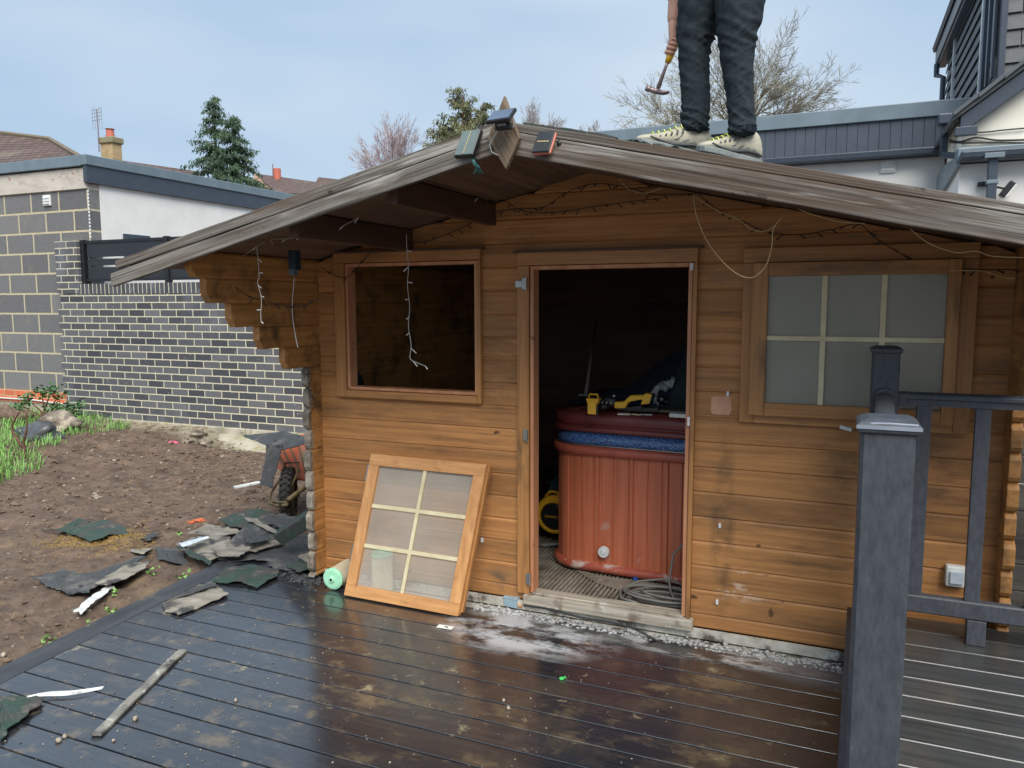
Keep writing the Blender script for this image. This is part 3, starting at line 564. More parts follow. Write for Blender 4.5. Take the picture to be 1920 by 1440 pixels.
# ================================================================== FILTER CARTRIDGES
def cartridge(c, axis, ln, r, label):
    c = Vector(c); a = Vector(axis).normalized(); e = E('filter_cartridge', c, label, 'filter', 'pool filter cartridges'); sd = a.orthogonal().normalized(); b = a.cross(sd); n = 96
    rings = [[c+a*t+(sd*cos(2*pi*j/n)+b*sin(2*pi*j/n))*(r*.94*(1 if j % 2 else .93)) for j in range(n)] for t in (.014, ln-.014)]
    mb = MB(); mb.loft(rings); B(mb, 'pleated_paper', m_pleat, e)
    for s, t0_ in ((1, 0), (-1, ln)):
        mb = MB(); p = c+a*t0_; mb.tube([p+a*s*.0, p+a*s*.004, p+a*s*.018], [r*.93, r, r], 40); mb.tube([p-a*s*.016, p+a*s*.002], [.016, .024], 20); mb.tube([p-a*s*.004, p+a*s*.002], [r*.82, r*.84], 40); B(mb, 'end_cap', m_mint, e, bevel=.0015)
        m2 = MB(); m2.tube([p-a*s*.0168, p-a*s*.0161], [.009, .009], 16); B(m2, 'port', m_blk, e)
pA = atz(640, 1094, .072); pA.z = .072
_c = atz(623, 1086, .070); cartridge(_c, atz(672, 1056, .070)-_c, .25, .066, 'mint green capped filter cartridge lying on the wet deck')
# standing one behind the loose sash
cartridge((-2.455, -.085, .0), (0, 0, 1), .24, .066, 'filter cartridge standing upright behind the hazy panes of the loose window')
# ================================================================== HOT TUB
tub = E('hot_tub', (-.6, 1.4, .08), 'red brown panelled hot tub with maroon lid and blue speckled rim inside the cabin', 'hot tub')
TC = (-1.57, .455, .36, 2.36)   # x0,y0,x1,y1
def rr(x0, y0, x1, y1, r, n=14):
    out = []
    for cx, cy, a0 in ((x1-r, y0+r, -pi/2), (x1-r, y1-r, 0), (x0+r, y1-r, pi/2), (x0+r, y0+r, pi)):
        for i in range(n+1): a = a0+pi/2*i/n; out.append(Vector((cx+r*cos(a), cy+r*sin(a), 0)))
    return out
def ringat(off, z, r=.2): 
    rot = Matrix.Rotation(radians(-2.5), 3, 'Z'); c = Vector(((TC[0]+TC[2])/2, (TC[1]+TC[3])/2, 0)); o = []
    for p in rr(TC[0]-off, TC[1]-off, TC[2]+off, TC[3]+off, r+off): q = rot @ (p-c)+c; q.z = z; o.append(q)
    return o
def dense(loop, step):
    o = []; n = len(loop)
    for i in range(n):
        a, b = loop[i], loop[(i+1) % n]; k = max(1, int((b-a).length/step))
        for j in range(k): o.append(a+(b-a)*j/k)
    return o
lp = dense(ringat(0, 0), .004); cen = sum(lp, Vector())/len(lp)
# board pattern along the perimeter
s = 0; acc = []; tot = 0
for i in range(len(lp)): acc.append(tot); tot += (lp[(i+1) % len(lp)]-lp[i]).length
pat = (.082, .036, .082, .095, .03, .09); marks = []; t = 0; k = 0
while t < tot: marks.append((t, pat[k % 6] < .04)); t += pat[k % 6]; k += 1
import bisect
mk = [a for a, _ in marks]; dep = []
for t in acc:
    i = max(0, bisect.bisect_right(mk, t)-1); d0 = t-mk[i]; d1 = (mk[i+1] if i+1 < len(mk) else tot)-t
    dd = min(d0, d1); dep.append(-.008 if dd < .0045 else (.004 if marks[i][1] else 0))
def cabring(z):
    o = []
    for i, p in enumerate(lp):
        t = (lp[(i+1) % len(lp)]-lp[i-1]).normalized(); nrm = Vector((t.y, -t.x, 0)); q = p+nrm*dep[i]; q.z = z; o.append(q)
    return o
mb = MB(); mb.loft([cabring(.135), cabring(.815)], cap=False); B(mb, 'cabinet', m_tubw, tub)
mb = MB(); mb.loft([ringat(-.01, .095), ringat(.02, .095), ringat(.028, .12), ringat(.022, .14), ringat(-.012, .148)]); B(mb, 'base_trim', m_tubt, tub, smooth=True)
mb = MB(); mb.loft([ringat(-.012, .80), ringat(.022, .806), ringat(.034, .83), ringat(.03, .852), ringat(.012, .862), ringat(-.02, .862)]); B(mb, 'top_trim', m_tubt, tub, smooth=True)
mb = MB(); mb.loft([ringat(.004, .8625), ringat(.016, .864), ringat(.014, .870), ringat(0, .872)]); B(mb, 'chrome_strip', m_steel, tub, smooth=True)
mb = MB(); mb.loft([ringat(.006, .872), ringat(.008, .90), ringat(-.01, .937), ringat(-.05, .945)]); B(mb, 'shell_rim', m_shell, tub, smooth=True)
def lidring(off, z): return [q+Vector((0, 0, z+.018*noise.noise(Vector((q.x*2.2, q.y*2.2, z*2)))+(.012*max(0, (q.x+1.3)))*0)) for q in ringat(off, 0)]
mb = MB(); mb.loft([lidring(-.06, .946), lidring(.018, .950), lidring(.026, .963), lidring(.014, .982), lidring(-.004, .987), lidring(.012, .992), lidring(.022, 1.01), lidring(.018, 1.045), lidring(-.002, 1.064), lidring(-.06, 1.072), lidring(-.5, 1.082)]); B(mb, 'lid', m_vinyl, tub, smooth=True)
p = aty(1129, 1038, .42); mb = MB(); mb.tube([(p.x, .462, p.z), (p.x, .438, p.z)], [.036, .032], 28); dr = B(mb, 'drain_fitting', m_white, tub, bevel=.003)
mb = MB(); mb.tube([(p.x, .439, p.z), (p.x, .434, p.z)], [.018, .012], 20); B(mb, 'drain_cap', m_white, dr, bevel=.002)
LZ = 1.086
def lidpt(px, py): q = atz(px, py, LZ); return Vector((q.x, q.y, LZ))
# battery charger
p = lidpt(1109, 775)+Vector((0, .04, 0)); e = E('battery_charger', p, 'yellow and black tool battery standing at the left edge of the tub lid', 'battery')
mb = MB(); mb.box((p.x-.036, p.y-.03, p.z-.01), (p.x+.036, p.y+.03, p.z+.05)); B(mb, 'base', m_blk, e, bevel=.008)
mb = MB(); mb.box((p.x-.025, p.y-.035, p.z-.006), (p.x+.025, p.y-.031, p.z+.07)); mb.prism([(p.x-.028, p.y-.028, p.z+.05), (p.x+.028, p.y-.028, p.z+.05), (p.x+.038, p.y-.028, p.z+.082), (p.x-.038, p.y-.028, p.z+.082)], (0, .055, 0)); B(mb, 'body', m_yel, e, bevel=.006)
mb = MB(); mb.tube([(p.x-.03, p.y, p.z+.08), (p.x-.022, p.y, p.z+.105), (p.x+.022, p.y, p.z+.105), (p.x+.03, p.y, p.z+.08)], .006, 8); B(mb, 'strap', m_yel, e, smooth=True)
for q in range(3): pass
# cordless tool
p = lidpt(1150, 775)+Vector((0, .08, 0)); e = E('cordless_tool', p, 'yellow and black cordless saw lying between the battery and the dark clothes', 'power tool')
def P3(dx, dz, dy=0): return Vector((p.x+dx, p.y+dy, p.z+dz))
mb = MB(); mb.tube([P3(-.12, .05), P3(-.07, .062), P3(-.02, .06), P3(.0, .055)], [.018, .03, .032, .026], 12); mb.blob(P3(-.08, .03, -.02), (.04, .025, .022), 3, 2, .2); B(mb, 'head', m_blk, e, smooth=True)
mb = MB()
for dx in (-.11, -.085, -.06, -.035): mb.tube([P3(dx, .045, -.034), P3(dx+.012, .062, -.034)], .006, 6)
mb.blob(P3(-.02, .088), (.02, .015, .012), 2, 1); B(mb, 'steel_parts', m_steel, e, smooth=True)
mb = MB(); mb.prism([P3(-.01, .02, -.03), P3(.055, .025, -.03), P3(.075, .062, -.03), P3(.14, .078, -.03), P3(.175, .075, -.03), P3(.172, .108, -.03), P3(.08, .1, -.03), P3(.045, .062, -.03), P3(-.01, .06, -.03)], (0, .05, 0)); B(mb, 'handle', m_yel, e, bevel=.008)
mb = MB(); mb.prism([P3(.145, .05, -.036), P3(.20, .06, -.036), P3(.215, .112, -.036), P3(.168, .118, -.036)], (0, .062, 0)); B(mb, 'battery', m_yel, e, bevel=.006)
mb = MB(); mb.prism([P3(.012, .012, -.02), P3(.15, .024, -.02), P3(.15, .045, -.02), P3(.012, .02, -.02)], (0, .03, 0)); mb.prism([P3(.195, .062, -.038), P3(.204, .062, -.038), P3(.219, .112, -.038), P3(.21, .115, -.038)], (0, .066, 0)); B(mb, 'guard', m_blk, e, bevel=.003)
# black plastic case lying by the tool
p = lidpt(1190, 772); mb = MB(); mb.obox((p.x+.03, p.y+.06, LZ+.014), (.2, .09, .028), Matrix.Rotation(.12, 3, 'Z')); B(mb, 'tool_tray', m_blk, bevel=.006, label='flat black plastic tray lying under the yellow saw on the tub lid', cat='tray')
# grinder and sleeve
p = lidpt(1237, 765)+Vector((0, .09, 0)); mb = MB()
for i in range(16): a = radians(70+i*13); mb.blob((p.x+.052*cos(a), p.y+.0, p.z+.062+.058*sin(a)), (.022, .03, .022), i, 2, .45)
for i in range(5): mb.blob((p.x+.0+.016*i, p.y+.01, p.z+.12+.008*i), (.03, .025, .028), i+20, 2, .5)
B(mb, 'work_glove', m_foil, smooth=True, label='crumpled pale grey glove propped against the dark clothes on the lid', cat='glove')
e = E('angle_grinder', p, 'black angle grinder in front of the crumpled grey glove', 'power tool'); mb = MB(); mb.tube([(p.x-.012, p.y-.05, p.z+.06), (p.x+.045, p.y-.055, p.z+.025), (p.x+.09, p.y-.06, p.z+.012)], [.03, .022, .018], 14); B(mb, 'body', m_blk, e, smooth=True)
mb = MB(); mb.tube([(p.x+.002, p.y-.075, p.z+.05), (p.x+.012, p.y-.10, p.z+.055)], [.014, .01], 12); B(mb, 'spindle', m_steel, e)
# papers
for (px, py, w_, d_, ang, mt, lab) in ((1168, 778, .07, .035, .2, m_paper, 'white folded paper at the front of the tub lid below the saw'), (1192, 779, .06, .02, -.2, m_tape, 'cream slip of paper beside the white folded paper'), (1210, 779, .07, .02, .1, m_bluew, 'pale blue printed slip at the right of the cream slip'), ):
    p = lidpt(px, py); mb = MB(); mb.obox((p.x, p.y+.02, LZ+.003), (w_, d_, .003), Matrix.Rotation(ang, 3, 'Z') @ Matrix.Rotation(.1, 3, 'X')); B(mb, 'paper_slip', mt, label=lab, cat='paper')
p = lidpt(1270, 783); mb = MB(); mb.obox((p.x+.02, p.y+.03, LZ+.010), (.13, .06, .022), Matrix.Rotation(-.05, 3, 'Z')); B(mb, 'paper_bag', m_paper, bevel=.004, label='crumpled white paper bag on the lid edge beside the door jamb', cat='bag')
p = lidpt(1230, 774); mb = MB(); mb.obox((p.x+.0, p.y+.09, LZ+.006), (.33, .12, .012), Matrix.Rotation(-.02, 3, 'Z')); B(mb, 'flat_board', plain('olive_board', (.12, .11, .07), .7), bevel=.002, label='flat olive board lying under the glove and grinder', cat='board')
# heap of clothes: draped height field
def heap(pts_top, x0, x1, y0, y1, hfun, name, mat, label, cat, step=.02):
    xs_, ys_ = frange(x0, x1, step), frange(y0, y1, step); m_ = grid_mesh(xs_, ys_, hfun); return B(m_, name, mat, smooth=True, label=label, cat=cat)
q0 = aty(1175, 725, 1.1); q1 = aty(1290, 640, 1.1)
def hz(x, y):
    t = (x-q0.x)/(q1.x-q0.x); yy = max(0, 1-abs(y-1.15)/.42); top = q0.z-LZ+(q1.z-q0.z)*max(0, t)**1.0 if t > 0 else (q0.z-LZ)*max(0, 1+t*1.6)
    return LZ-.004+max(0, top)*yy**.55*(1+.12*noise.noise(Vector((x*9, y*9, 1))))+.01*noise.noise(Vector((x*25, y*12, 2)))
heap(None, q0.x-.3, q1.x+.35, .72, 1.6, hz, 'jacket', m_navy, 'heap of dark navy jackets piled at the back of the tub lid', 'jacket')
q2, q3 = aty(1262, 690, .78), aty(1310, 640, .78)
def hz2(x, y):
    t = (x-q2.x)/.12; yy = max(0, 1-abs(y-.8)/.2); return LZ-.006+.36*max(0, min(1, t*1.5+.1))**.5*yy**.5*(1+.15*noise.noise(Vector((x*12, y*12, 5))))
heap(None, q2.x-.02, q2.x+.5, .6, 1.0, hz2, 'hanging_coat', m_gcloth, 'dark green coat draped over the right end of the tub beside the door', 'coat')
# broom pole etc.
mb = MB(); a = aty(1098, 782, .95); b = aty(1118, 600, 2.4); a.z = LZ+.02; mb.tube([a, b], [.011, .010], 8); e = E('broom', a, 'long thin broom with pale handle leaning on the back wall above the tub', 'broom'); B(mb, 'handle', plain('pale_pole', (.3, .27, .22), .6), e, smooth=True)
mb = MB(); mb.beam(a+Vector((-.05, 0, 0)), a+Vector((.02, 0, 0)), .02, .014); B(mb, 'head', m_hose, e)
mb = MB(); a = aty(812, 728, 1.6); b = aty(788, 640, 1.85); a2 = a+(a-b)*((a.z-.1)/(b.z-a.z)); mb.tube([a2, a, b], .013, 8); B(mb, 'wooden_pole', plain('grey_pole', (.2, .19, .17), .6), smooth=True, label='grey wooden pole leaning inside the cabin seen through the open window', cat='pole')
mb = MB(); a = aty(664, 690, .35); b = aty(676, 724, .3); mb.tube([a, (a+b)/2+Vector((.012, 0, 0)), b, b-Vector((0, 0, .9))], [.008, .022, .028, .03], 8); B(mb, 'closed_parasol', m_gcloth, smooth=True, label='dark folded parasol standing inside at the left window edge', cat='parasol')
# leaf rake
p0 = aty(1062, 925, 1.0); top = aty(1058, 864, 1.1); e = E('leaf_rake', Vector((p0.x, p0.y, .08)), 'dark fan shaped leaf rake behind the yellow blower', 'rake'); mb = MB(); mb2 = MB()
for i in range(13):
    t = i/12; q = aty(1028+34*t, 920-4*t, 1.0); mb.tube([top, (top+q)/2+Vector((0, -.02, 0)), q, q+Vector((0, -.02, -.02))], .0035, 5)
B(mb, 'tines', plain('teal_metal', (.02, .07, .09), .5), e); mb2.tube([top, top+Vector((.25, .75, .12))], .012, 8); B(mb2, 'handle', m_stem, e, smooth=True)
# leaf blower
p = aty(1040, 966, .95); e = E('leaf_blower', Vector((p.x, p.y, .08)), 'yellow and black leaf blower on the floor left of the tub', 'leaf blower'); rb = .108
mb = MB(); pts = []; rs = []
for i in range(30): a = radians(150-i*10.5-0)*1.0; a = radians(290-i*11); pts.append((p.x+rb*cos(a), p.y, p.z+rb*sin(a))); rs.append(.022+.018*i/30)
pts.append((p.x+.16, p.y, p.z+rb+.0)); rs.append(.04); pts.append((p.x+.3, p.y+.05, p.z+rb-.01)); rs.append(.036); mb.tube(pts, rs, 12); B(mb, 'volute', m_yel, e, smooth=True)
mb = MB(); mb.tube([(p.x, p.y+.03, p.z), (p.x, p.y-.02, p.z), (p.x, p.y-.045, p.z)], [.1, .098, .075], 28); B(mb, 'fan_cover', m_blk, e, bevel=.004)
mb = MB()
for i in range(20): a = 2*pi*i/20; mb.beam((p.x+.05*cos(a), p.y-.046, p.z+.05*sin(a)), (p.x+.092*cos(a), p.y-.03, p.z+.092*sin(a)), .004, .006)
B(mb, 'grille', plain('grille_plastic', (.03, .03, .035), .4), e)
mb = MB(); mb.tube([(p.x-.07, p.y, p.z+.12), (p.x-.03, p.y, p.z+.165), (p.x+.02, p.y, p.z+.16), (p.x+.03, p.y, p.z+.12)], .011, 10); B(mb, 'handle', m_yel, e, smooth=True)
def text(body, loc, size, mat, parent, rotz=0, name='lettering', ext=.001, tilt=pi/2):
    cu = bpy.data.curves.new(name, 'FONT'); cu.body = body; cu.size = size; cu.extrude = ext; cu.align_x = 'CENTER'; cu.align_y = 'CENTER'
    tmp = bpy.data.objects.new(name, cu); COL.objects.link(tmp); dg = bpy.context.evaluated_depsgraph_get(); me = bpy.data.meshes.new_from_object(tmp.evaluated_get(dg)); bpy.data.objects.remove(tmp)
    me.materials.clear(); me.materials.append(mat); o = bpy.data.objects.new(name, me); link(o, parent); o.location = Vector(loc)-WP[parent]; o.rotation_euler = (tilt, 0, rotz); return o
text('DEWALT', (p.x-.005, p.y-.048, p.z+.0), .024, m_yel, e)
mb = MB(); mb.tube([(p.x-.1, p.y-.1, .09), (p.x-.03, p.y-.13, .095), (p.x+.05, p.y-.08, .1), (p.x+.12, p.y-.1, .12)], .013, 8); B(mb, 'vacuum_hose', m_hose, smooth=True, label='short grey hose on the floor in front of the yellow blower', cat='hose')
# cable coil
mb = MB(); c = Vector((-.83, .21, .09)); pts = []
for i in range(190):
    a = i/190*2*pi*5.2; r = 1+.18*sin(i*.11); q = Vector((c.x+.19*r*cos(a)+.05*sin(i*.05), c.y+.10*r*sin(a)+.02*cos(i*.07), c.z+.008*(i/190*5)+.006)); pts.append(q)
mb.tube(pts, .0065, 6)
mb.tube([Vector((-.70, .40, .33)), Vector((-.76, .38, .36)), Vector((-.81, .35, .30)), Vector((-.82, .3, .16)), Vector((-.80, .25, .12)), Vector((-.74, .12, .11)), Vector((-.70, .1, .10))], .007, 6)
mb.tube([Vector((-.70, .33, .13)), Vector((-.85, .36, .15)), Vector((-1.0, .32, .13)), Vector((-1.08, .22, .1)), Vector((-1.05, .13, .09)), Vector((-.95, .1, .09))], .0065, 6)
B(mb, 'cable_coil', m_hose, smooth=True, label='loose coil of grey cable on the floor inside the doorway', cat='cable')
mb = MB(); q = atz(1191, 1087, .085); mb.blob((q.x, q.y, .09), (.02, .012, .01), 2, 1, .3); B(mb, 'bottle_cap', m_blue, label='small blue plastic cap on the floor by the cable coil', cat='cap')
# ================================================================== GABLE SOLAR PANELS
def solar(name, corners, Y, th, mat_f, mat_b, label, bevel=.004, tilt=.05):
    P = [aty(*c, Y) for c in corners]     # tl tr br bl
    P[0] = P[0]+Vector((0, tilt, 0)); P[1] = P[1]+Vector((0, tilt, 0)); e = E('solar_charger', (P[2]+P[3])/2, label, 'solar charger'); nn = (P[1]-P[0]).cross(P[3]-P[0]).normalized()
    if nn.y > 0: nn = -nn
    mb = MB(); mb.prism(P, -nn*th); B(mb, 'housing', mat_b, e, bevel=bevel); c = sum(P, Vector())/4
    Q = [c+(q-c)*.92+nn*.0015 for q in P]; mb = MB(); mb.prism(Q, -nn*.004); B(mb, 'cells', mat_f, e); return e, P, nn, c
e, P, nn, c = solar('solar_panel', ((856, 240), (892, 235), (886, 290), (850, 293)), YB-.10, .022, m_solarp, m_blk, 'large pale green solar panel on the left bargeboard near the ridge')
mb = MB(); a = (P[0]+P[1])/2+nn*.003; b = (P[2]+P[3])/2+nn*.003; mb.beam(a+(b-a)*.06, b+(a-b)*.06, .0015, .002, up=nn); B(mb, 'busbar', m_gold, e)
mb = MB(); mb.tube([c+Vector((.03, .01, -.06)), c+Vector((.03, .05, -.09)), c+Vector((.02, .0, -.07))], .004, 6); B(mb, 'plug_cable', m_blk, e, smooth=True); mb = MB(); mb.tube([c+Vector((.0, .02, 0)), c+Vector((.02, .07, 0))], .012, 8); B(mb, 'bracket', m_blk, e)
e, P, nn, c = solar('solar_panel', ((1004, 243), (1036, 242), (1029, 284), (996, 286)), YB-.075, .006, m_solark, m_blk, 'small dark solar panel with coral edge on the right bargeboard near the ridge', tilt=.03)
mb = MB(); mb.prism([q-nn*.0065+Vector((.003, 0, -.002)) for q in P], -nn*.014); B(mb, 'coral_back', m_coral, e, bevel=.003)
mb = MB(); mb.beam(c+(P[3]-P[0])*.0+nn*.002-(P[1]-P[0])*.36, c+nn*.002+(P[1]-P[0])*.33, .003, .0015, up=nn); B(mb, 'gold_print', m_gold, e)
mb = MB(); mb.tube([c+Vector((.045, .045, -.01)), c+Vector((.06, .04, -.03)), c+Vector((.075, .04, -.05)), c+Vector((.08, .035, -.075))], .003, 6); mb.blob(c+Vector((.05, .035, -.005)), (.012, .01, .014), 1, 2, .1); B(mb, 'cable', m_blk, e, smooth=True)
# ridge light
a = aty(940, 218, YB-.13); e = E('solar_light', a, 'blue grey solar lamp fixed to the diamond finial at the ridge', 'solar lamp')
rx = Matrix.Rotation(radians(38), 3, 'X') @ Matrix.Rotation(radians(-3), 3, 'Y')
mb = MB(); mb.obox(a, (.098, .085, .014), rx); B(mb, 'housing', m_blk, e, bevel=.004); mb = MB(); mb.obox(a+rx @ Vector((0, 0, .0078)), (.086, .073, .002), rx); B(mb, 'cells', m_solarb, e)
mb = MB(); mb.obox(a+Vector((0, .02, -.032)), (.062, .03, .026), Matrix.Identity(3)); B(mb, 'lamp_body', m_blk, e, bevel=.005); mb = MB(); mb.obox(a+Vector((0, .001, -.03)), (.034, .008, .008), Matrix.Identity(3)); B(mb, 'lens', m_alu, e)
mb = MB(); pts = [aty(*q, YB-.075) for q in ((937, 240), (925, 258), (918, 272), (922, 285), (934, 291))]; mb.tube(pts, .0022, 6); pts = [aty(*q, YB-.09) for q in ((937, 236), (944, 246), (955, 245), (964, 235), (962, 222))]; mb.tube(pts, .002, 6); B(mb, 'cable', m_clear, e, smooth=True)
# green wire bundle under left solar panel
mb = MB(); base = aty(884, 297, YB-.075)
mb.tube([base, aty(888, 303, YB-.08), aty(893, 312, YB-.08)], [.004, .008, .006], 6)
for i in range(7): mb.tube([aty(888, 300, YB-.08), aty(893+i, 314, YB-.08-.004*i), aty(888+i*3, 325+R_.uniform(-2, 4), YB-.075)], .0016, 4)
B(mb, 'wire_bundle', m_twine, label='tied bundle of dark green wire hanging below the left solar panel', cat='wire')
# ================================================================== FAIRY LIGHTS AND WIRES
def spline(pts, n=6):
    out = []; k = len(pts)
    for i in range(k-1):
        p0, p1, p2, p3 = pts[max(i-1, 0)], pts[i], pts[i+1], pts[min(i+2, k-1)]
        for j in range(n):
            t = j/n; out.append(.5*((2*p1)+(p2-p0)*t+(2*p0-5*p1+4*p2-p3)*t*t+(3*p1-p0-3*p2+p3)*t**3))
    return out+[pts[-1]]
def wire(px, Y, r, mat, name, label, cat, bulbs=None, par=None, group=None):
    Ys = Y if isinstance(Y, (list, tuple)) else [Y]*len(px); pts = spline([aty(*q, yy) for q, yy in zip(px, Ys)]); mb = MB(); mb.tube(pts, r, 5)
    if bulbs:
        step, ln, bm_ = bulbs; mb.cur = 1; acc_ = 0
        for i in range(1, len(pts)):
            acc_ += (pts[i]-pts[i-1]).length
            if acc_ > step:
                acc_ = 0; s_ = R_.choice((-1, 1)); d = Vector((s_*ln*R_.uniform(.6, 1), R_.uniform(-.01, .01), -ln*R_.uniform(.0, .9))); mb.tube([pts[i], pts[i]+d*.5, pts[i]+d], [r, r*1.3, r*1.9], 5)
    return B(mb, name, [mat, bulbs[2]] if bulbs else mat, smooth=True, label=label, cat=cat, group=group)
wire([(762, 438), (763, 470), (766, 500), (764, 535), (768, 575), (766, 612), (771, 648), (769, 672), (782, 680), (799, 687)], -.35, .0017, m_clear, 'fairy_lights', 'clear strand of fairy lights hanging in front of the open left window', 'fairy lights', (.075, .03, m_white))
wire([(481, 462), (484, 490), (486, 520), (483, 530), (490, 560), (489, 590), (490, 606)], -.9, .0015, m_clear, 'fairy_lights', 'short clear strand of fairy lights hanging over the stepped log brackets', 'fairy lights', (.055, .02, m_white))
wire([(552, 520), (548, 570), (550, 605), (556, 640), (559, 652)], -.6, .0022, m_clear, 'loose_cable', 'single clear cable hanging from the dark lamp under the left eave', 'cable')
wire([(455, 480), (500, 452), (545, 447), (600, 441), (640, 425), (672, 408)], -.7, .0015, m_clear, 'fairy_lights', 'clear fairy light strand looped under the left eave soffit', 'fairy lights', (.08, .028, m_white))
wire([(700, 375), (730, 372), (760, 385), (800, 390), (850, 380), (892, 368), (910, 385)], -.3, .0022, m_dkwire, 'fairy_lights', 'dark fairy light strand looped along the left soffit near the ridge', 'fairy lights', (.06, .025, m_clear))
wire([(600, 500), (650, 520), (700, 470), (760, 455), (800, 452), (860, 430), (910, 405), (960, 392), (1020, 388), (1060, 362), (1110, 345), (1170, 350), (1230, 365), (1310, 362)], -.05, .0022, m_dkwire, 'fairy_lights', 'long black fairy light string tacked along the top of the gable wall', 'fairy lights', (.05, .028, m_dkwire))
wire([(900, 385), (940, 375), (980, 395), (1040, 398), (1110, 388), (1180, 378), (1240, 372)], -.04, .002, m_dkwire, 'fairy_lights', 'short black fairy light string crossing the gable above the door', 'fairy lights', (.05, .03, m_dkwire))
wire([(1310, 365), (1350, 395), (1400, 418), (1440, 435), (1500, 440), (1560, 430), (1610, 420), (1640, 445), (1680, 470), (1720, 490), (1770, 500), (1830, 505), (1900, 505)], -.06, .0023, m_dkwire, 'fairy_lights', 'black fairy light string sagging across the top of the right window', 'fairy lights', (.05, .03, m_dkwire))
wire([(380, 500), (420, 515), (450, 545), (480, 560), (520, 570), (560, 575), (600, 560)], -.7, .002, m_dkwire, 'fairy_lights', 'black fairy light string trailing over the stepped log brackets', 'fairy lights', (.05, .035, m_dkwire))
wire([(575, 690), (585, 705), (578, 730), (590, 750), (583, 775)], -.14, .002, m_dkwire, 'fairy_lights', 'black fairy light tail hanging down the left log corner', 'fairy lights', (.04, .02, m_dkwire))
wire([(1300, 365), (1305, 400), (1322, 445), (1350, 485), (1383, 514), (1412, 520), (1436, 498), (1447, 462), (1450, 430), (1466, 407)], -.85, .0022, m_cable, 'hanging_wire', 'golden wire loop hanging between the door and the right window', 'wire')
wire([(1302, 368), (1340, 392), (1385, 412), (1410, 430), (1440, 432), (1466, 408)], -.8, .002, m_cable, 'hanging_wire', 'thin golden wire sagging above the golden loop', 'wire')
wire([(1160, 335), (1180, 355), (1210, 362), (1242, 352)], -.8, .0018, m_cable, 'hanging_wire', 'short copper wire hanging under the right bargeboard above the door', 'wire')
wire([(1497, 392), (1530, 404), (1570, 415), (1622, 419)], -1.0, .002, m_cable, 'hanging_wire', 'golden wire under the right bargeboard above the middle pane', 'wire')
wire([(1706, 428), (1740, 455), (1790, 473), (1830, 471), (1860, 480), (1925, 483)], -.95, .002, m_cable, 'hanging_wire', 'golden wire sagging to the right frame edge below the bargeboard', 'wire')
wire([(1780, 508), (1840, 508), (1880, 520), (1905, 522)], -.5, .0018, m_cable, 'hanging_wire', 'short golden wire beside the upper right corner of the right window', 'wire')
p = aty(551, 488, -.62); mb = MB(); mb.box((p.x-.022, p.y-.02, p.z-.05), (p.x+.022, p.y+.03, p.z+.05)); e = E('eave_lamp', p, 'dark teal lamp box hanging under the left eave', 'lamp'); B(mb, 'housing', plain('dark_teal_plastic', (.01, .03, .045), .45), e, bevel=.004)
mb = MB(); mb.box((p.x-.016, p.y-.024, p.z-.078), (p.x+.016, p.y+.01, p.z-.045)); B(mb, 'socket', plain('grey_teal_plastic', (.09, .12, .14), .5), e, bevel=.003)
wire([(982, 1135), (1030, 1142), (1090, 1158), (1150, 1168), (1190, 1180), (1240, 1205), (1280, 1222)], -.13, .006, m_blk2, 'black_cable', 'black cable lying along the gravel below the door threshold', 'cable')
# ================================================================== SMALL THINGS ON DECK
p = atz(957, 1140, 0); e = E('junction_box', p, 'pale blue junction box on the gravel left of the door threshold', 'junction box')
rz = Matrix.Rotation(-.12, 3, 'Z'); mb = MB(); mb.obox((p.x, p.y+.02, .028), (.085, .045, .05), rz); B(mb, 'box', m_skyb, e, bevel=.004); mb = MB(); mb.obox((p.x, p.y+.02, .056), (.09, .05, .008), rz); B(mb, 'cover', m_skyb, e, bevel=.002)
mb = MB(); mb.tube([(p.x+.045, p.y+.012, .02), (p.x+.07, p.y+.005, .02)], [.012, .01], 10); B(mb, 'gland', plain('orange_gland', (.6, .35, .2), .5), e)
p = atz(835, 1177, 0); mb = MB(); mb.obox((p.x, p.y, .004), (.088, .036, .002), Matrix.Rotation(.05, 3, 'Z')); e = E('paper_tag', p, 'white printed tag on the wet deck below the loose window', 'tag'); B(mb, 'card', m_paper, e); mb = MB(); mb.obox((p.x+.005, p.y+.002, .0056), (.022, .008, .001), Matrix.Rotation(.05, 3, 'Z')); mb.obox((p.x+.012, p.y-.004, .0056), (.01, .006, .001), Matrix.Rotation(.05, 3, 'Z')); B(mb, 'print', m_ink, e)
p = atz(1053, 1274, 0); mb = MB(); mb.tube([(p.x+.008*cos(a*pi/6), p.y+.008*sin(a*pi/6), .005) for a in range(13)], .0035, 6); mb.beam((p.x+.006, p.y+.004, .007), (p.x+.016, p.y+.012, .01), .006, .006); B(mb, 'green_clip', m_green, label='tiny bright green plastic clip on the muddy deck', cat='clip')
a, b = atz(343, 1222, 0), atz(180, 1382, 0); mb = MB(); d = (b-a).normalized(); sd = Vector((-d.y, d.x, 0)); n = 24; rings = []
for i in range(n+1):
    t = i/n; q = a+(b-a)*t; wd = .022*(1+.12*noise.noise(Vector((t*9, 1, 0)))); zz = .006+.006*abs(sin(t*7))
    rings.append([q-sd*wd+Vector((0, 0, zz-.005)), q+sd*wd+Vector((0, 0, zz-.005)), q+sd*wd*.95+Vector((0, 0, zz+.004)), q+Vector((0, 0, zz+.008)), q-sd*wd*.9+Vector((0, 0, zz+.005))])
mb.loft(rings); B(mb, 'felt_batten', m_batt, label='long narrow bitumen strip lying diagonally across the deck boards', cat='batten')
pts = spline([atz(*q, .012) for q in ((50, 1309), (85, 1303), (130, 1301), (165, 1296), (193, 1291))], 6); mb = MB(); rings = []
